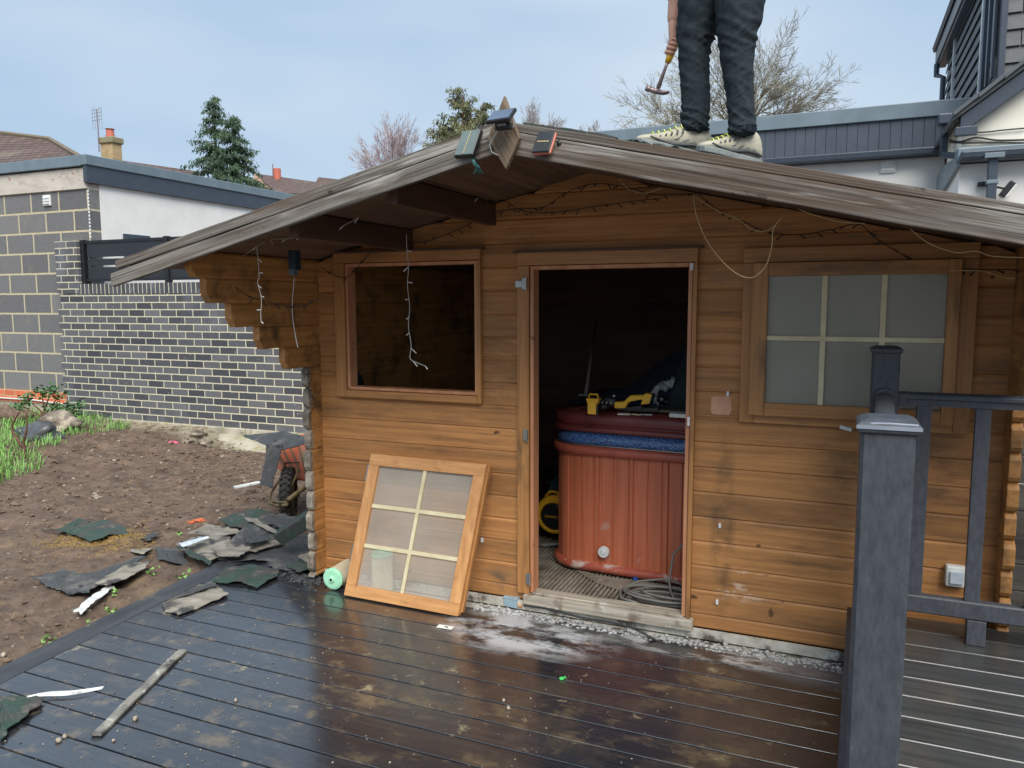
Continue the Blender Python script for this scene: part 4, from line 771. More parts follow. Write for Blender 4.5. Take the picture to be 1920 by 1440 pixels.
for i, q in enumerate(pts): w_ = .012*(.4+sin(pi*(i+.6)/(len(pts)+.2))); rings.append([q+Vector((0, -w_, 0)), q+Vector((0, -w_, .002)), q+Vector((0, w_, .008)), q+Vector((0, w_, .006))])
mb.loft(rings); B(mb, 'membrane_strip', m_strip, label='curled white strip of membrane on the deck above the green felt corner', cat='strip')
# nut-like pebbles
for i, (px, py, r) in enumerate(((254, 1350, .011), (110, 1391, .011), (121, 1383, .009), (953, 1330, .010), (944, 1315, .008), (213, 1390, .007), (442, 1315, .008))):
    p = atz(px, py, 0); mb = MB(); mb.blob((p.x, p.y, r*.7), r, i, 2, .3)
    B(mb, 'pebble', m_stone, smooth=True, group='pebbles on the deck', cat='pebble', label=('brown pebble right of the bitumen strip lower end', 'pale pebble at the lower left of the deck, lower of the pair', 'pale pebble at the lower left of the deck, upper of the pair', 'pale pebble in the middle of the muddy deck, lower one', 'pale pebble in the middle of the muddy deck, upper one', 'small flat pebble near the lower end of the bitumen strip', 'small dark pebble between the bitumen strip and the muddy boards')[i])
# crumbs / mud crumbs on the deck: uncountable
mb = MB()
for i in range(900):
    if R_.random() < .5: x, y = R_.gauss(-2.9, .5), R_.gauss(-1.3, .6)
    else: x, y = R_.uniform(-3.3, 0), R_.uniform(-2.2, -.15)
    if x < border_x(y)+.03 or x > .03 or y > -.12: continue
    r = R_.uniform(.001, .0042); mb.blob((x, y, r*.6), (r, r, r*.6), i, 1, .4)
B(mb, 'deck_crumbs', m_stone, kind='stuff', label='scattered crumbs of grit and mortar on the deck', cat='grit')
# gravel + mortar by the wall
mb = MB()
for i in range(1500):
    x = R_.uniform(-1.85, .08); y = -.10+abs(R_.gauss(0, .028)) - (.04 if R_.random() < .25 else 0); r = R_.choice((.003, .005, .007, .011))*R_.uniform(.7, 1.2)
    if y > -.01: continue
    mb.blob((x, y, -.006+r*.5), (r, r, r*.7), i, 1, .35)
for i in range(260):
    pass
B(mb, 'gravel', m_gravel, kind='stuff', label='pale blue grey gravel along the foot of the cabin', cat='gravel')
mb = MB()
for i in range(150):
    x = R_.gauss(-3.0, .09); y = R_.gauss(-.10, .05); r = R_.uniform(.005, .014); mb.blob((x, y, .0+r*.4), (r, r*1.3, r*.5), i, 1, .5)
B(mb, 'slate_chips', m_felt_k, kind='stuff', label='dark broken chips on the deck at the log corner', cat='chips')
# ================================================================== FELT DEBRIS
def felt(pix, Z, mat, label, lift=.0, curl=.02, seed=0, name='felt_sheet', cat='roofing felt', group='torn roofing felt sheets', zs=None, th=.004, tiltv=None):
    P = []
    for i, q in enumerate(pix):
        zz = Z+(zs[i] if zs else 0); P.append(atz(q[0], q[1], zz))
    bm = bmesh.new(); vs = [bm.verts.new(p) for p in P]; f = bm.faces.new(vs)
    bmesh.ops.triangulate(bm, faces=[f]); bmesh.ops.subdivide_edges(bm, edges=bm.edges, cuts=8, use_grid_fill=True)
    bmesh.ops.triangulate(bm, faces=bm.faces)
    n = f_n = None
    for v in bm.verts:
        bd = any(len(e_.link_faces) < 2 for e_ in v.link_edges)
        v.co.z += curl*(noise.noise(Vector((v.co.x*5, v.co.y*5, seed)))*.9+.55)+.010*noise.noise(Vector((v.co.x*14, v.co.y*14, seed+3)))+.004*noise.noise(Vector((v.co.x*40, v.co.y*40, seed)))
        if bd:
            j = noise.noise_vector(Vector((v.co.x*28, v.co.y*28, seed)))*.017; v.co.x += j.x; v.co.y += j.y; v.co.z += curl*.5*max(0, noise.noise(Vector((v.co.x*3, v.co.y*3, seed+8))))
    bm.normal_update()
    r = bmesh.ops.extrude_face_region(bm, geom=list(bm.faces)); 
    for e_ in r['geom']:
        if isinstance(e_, bmesh.types.BMVert): e_.co.z -= th
    bmesh.ops.recalc_face_normals(bm, faces=bm.faces)
    mb = MB(); bm.verts.ensure_lookup_table(); bm.verts.index_update(); mb.v = [tuple(v.co) for v in bm.verts]; mb.f = [tuple(v.index for v in f.verts) for f in bm.faces]; mb.mi = [0]*len(mb.f); bm.free()
    return B(mb, name, mat, label=label, cat=cat, group=group)
G = -.055
felt([(75, 995), (130, 1003), (170, 1016), (203, 1008), (240, 1003), (232, 990), (190, 978), (145, 978), (138, 1000), (105, 998)], G, m_felt_g, 'green felt piece farthest left on the bare soil', curl=.03, seed=1)
felt([(50, 1095), (120, 1070), (150, 1080), (190, 1075), (255, 1046), (275, 1050), (230, 1085), (180, 1104), (165, 1120), (100, 1108), (62, 1092)], G, m_felt_k, 'large dark felt sheet on the soil at the left, curled at its corner', curl=.035, seed=2)
felt([(175, 1096), (232, 1062), (284, 1055), (270, 1072), (248, 1085), (200, 1101)], G+.03, m_felt_b, 'pale underside scrap lying on the large dark felt sheet', curl=.02, seed=3)
felt([(140, 1152), (158, 1128), (208, 1096), (214, 1100), (170, 1138), (152, 1156)], G+.01, m_strip, 'long white torn membrane tail trailing from the large dark felt sheet', curl=.02, seed=4, name='membrane_strip', cat='strip', group=None)
felt([(290, 1028), (335, 1032), (358, 1062), (328, 1056), (295, 1050)], G, m_felt_k, 'small dark felt piece left of the stacked scraps', curl=.015, seed=5)
felt([(262, 1012), (285, 1000), (303, 1000), (280, 1014)], G, m_felt_k, 'tiny dark felt scrap below the orange plastic', curl=.01, seed=6)
felt([(240, 1030), (285, 1030), (270, 1042), (250, 1038)], G, m_felt_b, 'small pale scrap right of the yellow straw patch', curl=.01, seed=7)
felt([(350, 1004), (390, 990), (440, 990), (452, 1003), (400, 1008)], G+.03, m_felt_b, 'pale brown felt strip at the back of the debris pile', curl=.03, seed=8)
felt([(330, 1025), (395, 1058), (430, 1040), (432, 1010), (372, 1008)], G+.04, m_felt_b, 'pale scrap with blue tape left of the pile middle', curl=.03, seed=9)
felt([(330, 1028), (338, 1024), (400, 1055), (395, 1060), (362, 1048)], G+.07, m_felt_g, 'thin dark green felt edge curled along the pale scrap', curl=.015, seed=10)
felt([(335, 1020), (378, 1008), (392, 1010), (345, 1026)], G+.10, m_bluew, 'pale blue tape strip on top of the left scraps', curl=.008, seed=11, name='tape_strip', cat='tape', group=None)
felt([(412, 975), (470, 955), (520, 965), (500, 990), (460, 995), (430, 990)], G+.05, m_felt_g, 'dark green felt sheet at the top of the debris pile', curl=.03, seed=12)
felt([(425, 1030), (470, 978), (528, 1000), (510, 1028), (470, 1040)], G+.04, m_felt_k, 'steep dark felt sheet in the middle of the debris pile', curl=.03, seed=13, zs=(0, .12, .10, .02, 0))
felt([(450, 965), (470, 970), (526, 1000), (520, 1003), (462, 976)], G+.17, m_felt_b, 'narrow pale timber coloured felt edge across the pile', curl=.01, seed=14)
felt([(440, 1035), (530, 1004), (532, 1020), (480, 1035)], G+.09, m_felt_b, 'pale felt underside strip below the steep dark sheet', curl=.015, seed=15)
felt([(410, 1050), (480, 1036), (560, 1022), (598, 1030), (560, 1050), (500, 1057), (430, 1056)], G+.05, m_felt_k, 'broad dark felt sheet at the foot of the log corner', curl=.03, seed=16)
felt([(500, 1056), (560, 1040), (596, 1032), (597, 1056), (560, 1072), (515, 1070)], G+.06, m_felt_k, 'dark felt sheet nearest the cabin corner on the deck edge', curl=.02, seed=17)
felt([(400, 1093), (420, 1065), (470, 1060), (522, 1068), (520, 1082), (483, 1102), (455, 1094)], .012, m_felt_g, 'bright green felt piece lying on the deck corner boards', curl=.012, seed=18)
felt([(305, 1133), (370, 1098), (402, 1094), (430, 1117), (333, 1155), (310, 1145)], .010, m_felt_b, 'pale grey felt piece across the deck border boards', curl=.008, seed=19)
felt([(315, 1125), (350, 1108), (400, 1092), (405, 1100), (350, 1118)], .018, m_felt_k, 'narrow dark strip on the pale grey felt piece', curl=.008, seed=20)
felt([(0, 1390), (0, 1310), (88, 1308), (70, 1325), (25, 1362)], .012, m_felt_g, 'green and grey felt corner at the lower left of the deck', curl=.012, seed=21)
felt([(430, 985), (480, 962), (555, 985), (540, 1000), (470, 1010)], G+.01, m_felt_k, 'dark felt sheet lying under the top of the pile', curl=.02, seed=22)
felt([(380, 1060), (440, 1012), (520, 1015), (590, 1000), (600, 1050), (500, 1065), (430, 1060)], G+.005, m_felt_k, 'lowest dark felt sheet spread under the whole pile', curl=.02, seed=23)
felt([(560, 1045), (600, 1028), (603, 1040), (575, 1056)], G+.1, m_felt_b, 'small pale felt scrap against the base of the log corner', curl=.012, seed=24)
felt([(480, 985), (530, 965), (560, 975), (540, 1000)], G+.10, m_felt_k, 'dark crumpled felt scrap on top of the debris pile', curl=.04, seed=31)
felt([(395, 1030), (440, 1018), (470, 1030), (450, 1050), (410, 1048)], G+.09, m_felt_b, 'pale brown felt scrap in the front of the debris pile', curl=.03, seed=32)
felt([(535, 1060), (590, 1048), (600, 1062), (560, 1078)], G+.08, m_felt_g, 'small green felt scrap in front of the log corner', curl=.02, seed=33)
felt([(455, 1008), (500, 1000), (505, 1018), (470, 1024)], G+.13, m_felt_k, 'small dark felt flap leaning on the pile middle', curl=.03, seed=34)
# green box section
a, b = atz(532, 1020, .0), atz(594, 985, .0); mb = MB(); aa = aty(528, 1005, .15); bb = aty(596, 962, .05); mb.cbeam(aa, bb, .10, .09, .004, up=(0, -.5, 1)); B(mb, 'felt_trim_section', m_felt_g, label='dark green boxed felt trim propped against the log corner', cat='felt trim')
mb = MB(); a = aty(588, 900, .25); b = aty(578, 975, .1); mb.tube([a+(a-b)*.4, b], .009, 8); B(mb, 'white_rod', m_white, smooth=True, label='thin white plastic rod leaning at the log corner', cat='rod')
p = atz(368, 985, G); mb = MB()
for i in range(4): mb.blob((p.x-.05+.035*i, p.y+.01*(i % 2), G+.02+.01*i), (.04, .014, .012), i, 2, .35)
B(mb, 'orange_plastic', plain('orange_plastic_scrap', (.6, .14, .05), .5), label='orange plastic scrap on the soil above the debris pile', cat='plastic')
a, b = atz(440, 920, G), atz(487, 912, G); mb = MB(); mb.beam(a+Vector((0, 0, .03)), b+Vector((0, 0, .04)), .05, .02); B(mb, 'timber_offcut', m_strip, bevel=.003, label='pale timber offcut on the soil beside the wheelbarrow', cat='offcut')
p = atz(324, 835, -.18); mb = MB(); mb.blob(p+Vector((0, 0, .03)), (.08, .05, .03), 4, 2, .5); B(mb, 'crushed_packet', plain('pink_foil', (.6, .1, .2), .4), label='pink crushed packet near the foot of the brick wall', cat='packet')
# ================================================================== WHEELBARROW
bw = aty(548, 940, 1.2); X0, Y0 = bw.x, 1.2
e = E('wheelbarrow', (X0, Y0, -.08), 'muddy wheelbarrow with red tray upended beside the cabin corner', 'wheelbarrow')
wr = .2; wc = Vector((X0-.02, Y0-.02, -.08+wr)); ax = Vector((.86, .5, 0)).normalized(); fwv = Vector((-.5, .86, 0))
def wpt(a, r, o): return wc+(fwv*cos(a)+Vector((0, 0, 1))*sin(a))*r+ax*o
mb = MB(); rings = []
for i in range(48):
    a = 2*pi*i/48; rings.append([wpt(a, wr-.03+.05*cos(t)*1.0, .05*sin(t)) for t in [2*pi*j/12 for j in range(12)]])
rings.append(rings[0]); mb.loft(rings, cap=False)
for i in range(26):
    a = 2*pi*i/26
    for o in (-.03, 0, .03):
        q = wpt(a+(.06 if o else 0), wr+.018, o); d = (q-wc).normalized(); mb.obox(q, (.02, .022, .03), Matrix((d.cross(ax), ax, d)).transposed())
B(mb, 'tyre', m_tread, e); mb = MB(); mb.tube([wc-ax*.03, wc+ax*.03], .13, 20); mb.tube([wc-ax*.09, wc+ax*.09], .02, 10); B(mb, 'rim', m_rust, e)
def q_(px, py, Y): return aty(px, py, Y)
mb = MB(); r = .012
loop = [q_(505, 940, 1.0), q_(508, 925, 1.05), q_(530, 890, 1.15), q_(535, 868, 1.2), q_(560, 867, 1.25), q_(556, 890, 1.2), q_(541, 925, 1.05), q_(538, 942, .98), q_(505, 940, 1.0)]
mb.tube(loop, r*.8, 7); mb.tube([q_(540, 938, .98), q_(560, 922, 1.1), q_(582, 905, 1.2)], r*1.8, 7); mb.tube([q_(505, 942, 1.0), q_(520, 948, 1.0), q_(540, 946, .98)], r*1.4, 7); B(mb, 'frame', m_rust, e, smooth=True)
T = [q_(506, 830, 1.55), q_(600, 815, 1.5), q_(590, 905, 1.35), q_(535, 900, 1.4), q_(514, 872, 1.45)]
mb = MB(); mb.prism(T, (0.05, .35, .02))
B(mb, 'tray', m_tray, e, bevel=.02)
mb = MB()
for i in range(5): t = .08+i/6; a = T[0]+(T[1]-T[0])*t; b = T[4]+(T[2]-T[4])*min(1, t+.3); mb.tube([a+Vector((0, -.012, -.03)), a+(b-a)*.85+Vector((0, -.012, 0))], .008, 5)
B(mb, 'tray_ribs', m_rust, e)
def sheet(P, name, mat, label, cat='roofing felt', group='torn roofing felt sheets', th=.005, sag=.02, seed=0):
    n = 8; mb = MB(); rows = []
    A, Bp, Cc, D_ = [Vector(x) for x in P]
    for s in (0, 1):
        for j in range(n+1):
            for i in range(n+1):
                u, v = i/n, j/n; q = (A*(1-u)+Bp*u)*(1-v)+(D_*(1-u)+Cc*u)*v; q = q+Vector((0, 0, sag*noise.noise(Vector((q.x*4, q.y*4, q.z*4+seed)))))+Vector((.015*noise.noise(Vector((q.x*9, q.z*9, seed))), 0, -s*th)); mb.v.append(tuple(q+Vector((0, s*th, 0))))
    o = (n+1)**2
    for j in range(n):
        for i in range(n): a = j*(n+1)+i; mb.f += [(a, a+1, a+n+2, a+n+1), (o+a+n+1, o+a+n+2, o+a+1, o+a)]
    for i in range(n):
        for a, b in (((i), (i+1)), (n*(n+1)+i+1, n*(n+1)+i), ((i+1)*(n+1), i*(n+1)), (i*(n+1)+n, (i+1)*(n+1)+n)): mb.f.append((b, a, o+a, o+b))
    mb.mi = [0]*len(mb.f); return B(mb, name, mat, label=label, cat=cat, group=group)
sheet([q_(452, 812, 1.5), q_(585, 812, 1.2), q_(585, 830, 1.0), q_(500, 838, 1.1)], 'felt_sheet', m_felt_k, 'dark felt sheet laid over the top of the wheelbarrow', sag=.05, seed=3)
sheet([q_(500, 834, 1.08), q_(530, 836, 1.08), q_(508, 912, 1.0), q_(487, 910, 1.0)], 'felt_sheet', m_felt_k, 'dark felt flap hanging down the left of the wheelbarrow', sag=.03, seed=4)
sheet([q_(573, 828, .9), q_(590, 828, .9), q_(585, 905, .9), q_(572, 905, .9)], 'felt_sheet', m_felt_k, 'dark felt flap hanging down between wheelbarrow and cabin', sag=.03, seed=5)
# ================================================================== RAILING
rail = E('railing', (.17, -.3, RZ), 'charcoal composite railing with capped posts around the raised deck', 'railing')
PN, PF = Vector((.100, -2.2, 0)), Vector((.186, -.3, 0))
def post(c, ztop, w_, worn):
    mb = MB(); mb.cbeam((c.x, c.y, RZ-.3 if c.y < -1 else RZ), (c.x, c.y, ztop), w_, w_, .006, up=(0, 1, 0)); po = B(mb, 'post', m_rail, rail)
    mb = MB(); z = ztop; h = w_/2
    def sq(r, zz): return [Vector((c.x+a*r, c.y+b*r, zz)) for a, b in ((-1, -1), (1, -1), (1, 1), (-1, 1))]
    mb.loft([sq(h+.001, z-.012), sq(h+.007, z-.008), sq(h+.009, z+.006), sq(h+.002, z+.012), sq(h-.012, z+.018)]); cp = B(mb, 'post_cap', m_rail, po, bevel=.002)
    if worn:
        mb = MB(); mb.box((c.x-h-.0092, c.y-h-.0105, z-.001), (c.x+h+.0092, c.y-h-.009, z+.006)); mb.tube([(c.x-h+.01, c.y-h-.002, z+.008), (c.x, c.y-h-.004, z+.010), (c.x+h+.002, c.y-h-.004, z+.009)], .003, 6); B(mb, 'worn_edge', m_railw, po)
post(PN-Vector((.004, 0, 0)), 1.475, .096, True); post(PF, 1.515, .104, False)
def handrail(a, b):
    d = (b-a).normalized(); sd = d.cross(Vector((0, 0, 1))).normalized(); prof = []
    for i in range(9): t = pi*i/8; prof.append((.033*cos(t), .014*sin(t)+.012))
    prof += [(-.033, 0), (-.022, -.004), (-.022, -.03), (.022, -.03), (.022, -.004), (.033, 0)]
    mb = MB(); mb.loft([[p+sd*x+Vector((0, 0, z)) for x, z in prof] for p in (a, b)]); return B(mb, 'handrail', m_rail, rail)
hz_ = 1.318
handrail(PN+Vector((0, .055, hz_)), PF+Vector((0, -.055, hz_))); PE = Vector((2.6, -.32, 0))
handrail(PF+Vector((.055, -.0, hz_)), Vector((PE.x, PE.y, hz_)))
# bracket collars
mb = MB(); mb.tube([PF+Vector((0, -.053, hz_+.002)), PF+Vector((0, -.078, hz_+.002))], [.042, .041], 20); mb.box((PF.x+.052, PF.y-.04, hz_-.034), (PF.x+.085, PF.y+.04, hz_+.02)); B(mb, 'rail_bracket', m_rail, rail, bevel=.003)
mb = MB(); mb.cbeam(PF+Vector((.052, 0, RZ+.145)), Vector((PE.x, PE.y, RZ+.145)), .05, .075, .006); B(mb, 'bottom_rail', m_rail, rail)
mb = MB(); mb.cbeam(PN+Vector((0, .052, RZ+.145)), PF+Vector((0, -.052, RZ+.145)), .05, .075, .006); B(mb, 'bottom_rail', m_rail, rail)
x = .337
i = 0
while x < 2.5:
    mb = MB(); mb.cbeam((x, PF.y-.01*(x), RZ+.182), (x, PF.y-.01*x, hz_-.028), .056, .026, .003, up=(0, 1, 0)) if False else mb.box((x-.028, PF.y-.02, RZ+.182), (x+.028, PF.y+.006, hz_-.029)); B(mb, 'baluster', m_rail, rail, bevel=.003)
    x += .212
for k in range(9):
    t = (k+.7)/9.2; c = PN+(PF-PN)*t; mb = MB(); mb.box((c.x-.013, c.y-.028, RZ+.182), (c.x+.013, c.y+.028, hz_-.029)); B(mb, 'baluster', m_rail, rail, bevel=.003)
for x in (.57, 1.42):
    mb = MB(); mb.box((x-.035, PF.y-.03, RZ+.001), (x+.035, PF.y+.02, RZ+.107)); B(mb, 'support_foot', m_rail, rail, bevel=.003)
# socket on the wall behind the railing
p = aty(1790, 1075, 0); e = E('outdoor_socket', p, 'pale grey outdoor socket low on the cabin wall behind the railing', 'socket'); mb = MB(); mb.box((p.x-.04, -.045, p.z-.05), (p.x+.04, -.001, p.z+.045)); B(mb, 'back_box', m_white, e, bevel=.008); mb = MB(); mb.box((p.x-.026, -.056, p.z-.035), (p.x+.03, -.045, p.z+.025)); B(mb, 'flap', m_bluew, e, bevel=.006)
# plant pot / black things at wall foot
for (px, py, r, lab) in ((1838, 1166, .03, 'black plastic cap at the cabin foot behind the railing'),):
    p = aty(px, py, -.04); mb = MB(); mb.cyl((p.x, -.05, p.z-.04), r, .07, 14); B(mb, 'pipe_end', m_blk, bevel=.004, label=lab, cat='pipe')
# dark boarding right of the cabin
mb = MB()
for k in range(16):
    z = -.05+k*.13; mb.box((.735, .34, z), (3.6, .36+.012*(k % 2), z+.125))
B(mb, 'boarded_fence', m_darkb, bevel=.003, label='dark weathered horizontal board fence right of the cabin', cat='fence')
# ================================================================== BRICK WALL, GARAGE
WYB = 4.8
gw = E('brick_wall', (-7, WYB, -.1), 'dark engineering brick garden wall with cream mortar behind the bare soil', 'wall')
mb = MB(); mb.box((-11.62, WYB, -.105), (-1.6, WYB+.22, 1.86)); mb.box((-11.68, WYB, 1.87), (-11.17, WYB+.22, 2.70)); 
for k in range(0, 17): 
    z = -.105+k*.1083+.009
    if k % 2: mb.box((-11.69, WYB+.001, z), (-11.621, WYB+.1, z+.09))
B(mb, 'brickwork', m_brick, gw)
mb = MB(); mb.box((-11.17, WYB-.004, 1.86), (-1.6, WYB+.224, 2.02)); B(mb, 'soldier_course', m_soldier, gw)
mb = MB()
for i in range(8): mb.box((-11.55+i*.92, WYB-.05-.004*(i % 2), -.30), (-11.55+i*.92+.91, WYB+.02, -.105)) if i < 6 else None
mb.prism([(-11.55, WYB-.02, -.20), (-11.55, WYB-.10, -.20), (-11.55, WYB-.55, -.30), (-11.55, WYB-.02, -.5)], (6.5, 0, 0)); B(mb, 'footing', m_conc, gw, bevel=.012)
# slat fence on top
fe = E('slat_fence', (-9, WYB+.1, 2.02), 'anthracite slatted metal fence panel standing on the brick wall', 'fence'); mb = MB()
yb = WYB+.08
for (z0, z1) in ((2.09, 2.28), (2.31, 2.41), (2.44, 2.66)): mb.box((-11.05, yb, z0), (-6, yb+.02, z1))
B(mb, 'slats', plain('dark_slat_metal', (.022, .025, .03), .4), fe, bevel=.002); mb = MB(); mb.box((-11.08, yb-.012, 2.655), (-6, yb+.035, 2.70)); mb.box((-11.08, yb-.012, 2.06), (-6, yb+.035, 2.10)); B(mb, 'frame_rail', m_blk, fe)
for x in (-11.13, -9.35, -7.55): mb = MB(); mb.box((x-.04, yb-.03, 2.0), (x+.04, yb+.05, 2.715)); B(mb, 'post', m_blk, fe, bevel=.003)
# garage
gx = -11.0
ga = E('garage', (-13.5, 8, -.1), 'flat roofed garage with bare concrete block front and white rendered side', 'garage'); Yg = 4.93
mb = MB(); mb.box((-17, Yg, .24), (gx-.006, Yg+.2, 3.52)); B(mb, 'block_wall', m_block, ga)
mb = MB(); mb.box((-17, Yg-.01, .02), (gx-.55, Yg+.2, .24)); B(mb, 'red_brick_base', m_red, ga)
mb = MB(); mb.box((-17, Yg, -.2), (gx-.55, Yg+.2, .02)); B(mb, 'plinth', m_conc, ga)
mb = MB(); mb.tube([(-17, Yg-.03, .06), (-14, Yg-.03, .075), (-12.6, Yg-.03, .08), (-11.7, Yg-.03, .04)], .012, 6); B(mb, 'white_pipe', m_white, ga)
mb = MB(); mb.box((-17, Yg-.03, 3.52), (gx-.004, Yg+.2, 3.84)); B(mb, 'wall_plate', m_lint, ga)
mb = MB(); mb.box((gx-.2, Yg+.2, -.2), (gx, 13, 3.84)); B(mb, 'rendered_wall', m_render, ga)
mb = MB()
for k in range(14): mb.box((gx-.03+.004, Yg-.002, 2.75+k*.055), (gx+.004, Yg+.004, 2.75+k*.055+.035))
B(mb, 'corner_bead', m_white, ga)
mb = MB(); mb.box((gx-.02, Yg-.06, 3.60), (gx+.06, 13, 3.87)); B(mb, 'side_fascia', m_anth, ga, bevel=.004)
mb = MB(); mb.box((gx-.04, Yg-.08, 3.87), (gx+.085, 13, 4.03)); mb.box((-17, Yg-.08, 3.86), (gx-.04, Yg+.1, 4.03)); B(mb, 'roof_trim', m_anthl, ga, bevel=.01)
mb = MB(); mb.box((-17, Yg+.1, 3.84), (gx-.04, 13, 4.02)); B(mb, 'roof_deck', m_felt_k, ga)
mb = MB(); p = aty(90, 376, Yg); 
ev_ = MB(); ev_.box((p.x-.085, Yg-.03, p.z-.085), (p.x+.085, Yg-.002, p.z+.085)); vt = B(ev_, 'air_vent', m_white, ga, bevel=.006)
for k in range(3): mb.box((p.x-.07, Yg-.045, p.z-.06+k*.045), (p.x+.07, Yg-.031, p.z-.035+k*.045))
B(mb, 'louvre', m_white, vt)
a = atx(230, 438, gx); b = atx(280, 452, gx); mb = MB(); mb.box((gx, min(a.y, b.y), 2.35), (gx+.03, max(a.y, b.y), a.z)); B(mb, 'side_window', m_anth, ga, bevel=.004)
# ================================================================== HOUSE ON THE RIGHT
ho = E('rendered_house', (4, 6, 0), 'white rendered house with anthracite trim and slate dormer on the right', 'house')
mb = MB(); mb.box((-3.2, 5.0, 0), (.9, 5.2, 3.25)); B(mb, 'rendered_wall', m_render, ho)
mb = MB(); x = -3.2; tp = 3.52
while x < .9: mb.box((x, 4.93, 3.2), (x+.097, 4.955, tp)); x += .1
mb.box((-3.2, 4.956, 3.2), (.9, 4.99, tp)); B(mb, 'cladding', m_clad, ho, bevel=.002)
mb = MB(); mb.box((-3.25, 4.90, tp), (1.1, 4.99, tp+.15)); mb.box((-3.25, 4.99, tp+.05), (1.1, 9, tp+.14)); B(mb, 'roof_trim', m_anthl, ho, bevel=.008)
mb = MB(); mb.prism([(-3.2, 4.83, 3.22), (.88, 4.83, 3.22), (.88, 4.84, 3.15), (-3.2, 4.84, 3.15)], (0, .09, 0)); mb.box((-3.2, 4.93, 3.14), (.88, 4.99, 3.199)); B(mb, 'gutter', m_anth, ho, bevel=.012)
p = aty(1665, 312, 5); mb = MB(); mb.box((p.x-.07, 4.975, p.z-.065), (p.x+.07, 4.998, p.z+.065)); vt = B(mb, 'air_vent', m_white, ho, bevel=.004); mb = MB()
for k in range(3): mb.box((p.x-.055, 4.965, p.z-.045+k*.034), (p.x+.055, 4.974, p.z-.025+k*.034))
B(mb, 'louvre', m_white, vt)
YF = 3.65; XF = .875
mb = MB(); mb.box((XF, YF, 0), (5, YF+1.5, 2.85)); B(mb, 'rendered_wall', m_render, ho)
g = [aty(1778, 226, YF), aty(1920, 122, YF)]; sl_ = (g[1].z-g[0].z)/(g[1].x-g[0].x)
def rk(x): return g[0].z+sl_*(x-g[0].x)
mb = MB(); mb.prism([(XF+.02, YF+.1, 2.85), (5, YF+.1, 2.85), (5, YF+.1, rk(3.0)), (3.0, YF+.1, rk(3.0)), (XF+.02, YF+.1, rk(XF))], (0, 1, 0)); B(mb, 'gable_wall', m_cream, ho)
def rake(u0, u1, y0, y1, name, mat, xa=.79, xb=3.2):
    mb = MB(); mb.prism([(xa, y0, rk(xa)+u0), (xb, y0, rk(xb)+u0), (xb, y0, rk(xb)+u1), (xa, y0, rk(xa)+u1)], (0, y1-y0, 0)); return B(mb, name, mat, ho, bevel=.004)
rake(-.19, -.045, YF-.03, YF+.1, 'gable_fascia', m_anth, .86); rake(-.04, .0, YF-.06, YF+6, 'roof_slope', m_slate)
mb = MB()
for k in range(14): x = .80+k*.17; mb.beam((x, YF-.07, rk(x)+.01), (x+.175, YF-.07, rk(x+.175)+.022), .05, .03, up=(0, 0, 1))
B(mb, 'verge_tiles', plain('grey_verge_tile', (.075, .09, .1), .5), ho, bevel=.004)
mb = MB(); mb.box((.82, YF-.09, rk(.86)-.21), (.98, YF-.03, rk(.86)-.14)); B(mb, 'fascia_box', m_anth, ho, bevel=.004)
# lower eave with gutter
mb = MB(); mb.box((XF-.03, YF-.10, 2.86), (5, YF+.1, 2.97)); B(mb, 'eave_fascia', m_anthl, ho, bevel=.008)
mb = MB(); mb.prism([(XF-.015, YF-.19, 2.93), (5, YF-.19, 2.93), (5, YF-.18, 2.865), (XF-.015, YF-.18, 2.865)], (0, .08, 0)); B(mb, 'gutter', m_anth, ho, bevel=.014)
mb = MB(); mb.prism([(XF-.035, YF-.08, 2.9), (XF-.035, YF-.08, 2.82), (XF-.035, 4.99, 2.70), (XF-.035, 4.99, 2.95), (XF-.035, 4.5, 2.98)], (.03, 0, 0)); B(mb, 'side_fascia', m_anthl, ho)
def pipe(px0, px1, Y, w_=.055): pass
p = aty(1861, 300, YF-.1); mb = MB(); mb.box((p.x-.034, YF-.16, 1.2), (p.x+.034, YF-.1, 2.87)); dp = B(mb, 'downpipe', m_anth, ho, bevel=.006)
piece((p.x-.042, YF-.166, 2.66), (p.x+.042, YF-.09, 2.69), 'pipe_clip', m_anthl, dp); piece((p.x-.07, YF-.2, 2.86), (p.x+.07, YF-.1, 2.90), 'pipe_bracket', m_anthl, dp)
p = aty(1772, 240, 4.2); mb = MB(); mb.box((p.x-.03, 4.2, 3.02), (p.x+.03, 4.26, p.z+.05)); mb.beam((p.x, 4.2, 3.03), (p.x+.13, 4.0, 2.97), .055, .055); dp = B(mb, 'downpipe', m_anth, ho, bevel=.006)
mb = MB(); mb.box((p.x-.06, 4.15, p.z+.03), (p.x+.06, 4.28, p.z+.12)); B(mb, 'hopper', m_anth, dp, bevel=.01)
for i, pts in enumerate((((1790, 246), (1840, 248), (1880, 244), (1925, 240)), ((1780, 262), (1800, 266), (1830, 258), (1870, 263), (1925, 262)), ((1780, 266), (1810, 268), (1860, 267), (1925, 268)))):
    mb = MB(); mb.tube(spline([aty(*q, YF+.08) for q in pts]), .008 if i else .006, 6); B(mb, 'house_cable', m_blk2, ho, smooth=True)
p = aty(1888, 355, YF-.12); fl = E('floodlight', p, 'black floodlight with white lens on the rendered house wall', 'floodlight')
mm = Matrix.Rotation(radians(35), 3, 'Y'); mb = MB(); mb.obox(p, (.045, .10, .13), mm); B(mb, 'housing', m_blk, fl, bevel=.006); mb = MB(); mb.obox(p+mm @ Vector((.026, 0, 0)), (.012, .09, .12), mm); B(mb, 'lens', m_white, fl, bevel=.003)
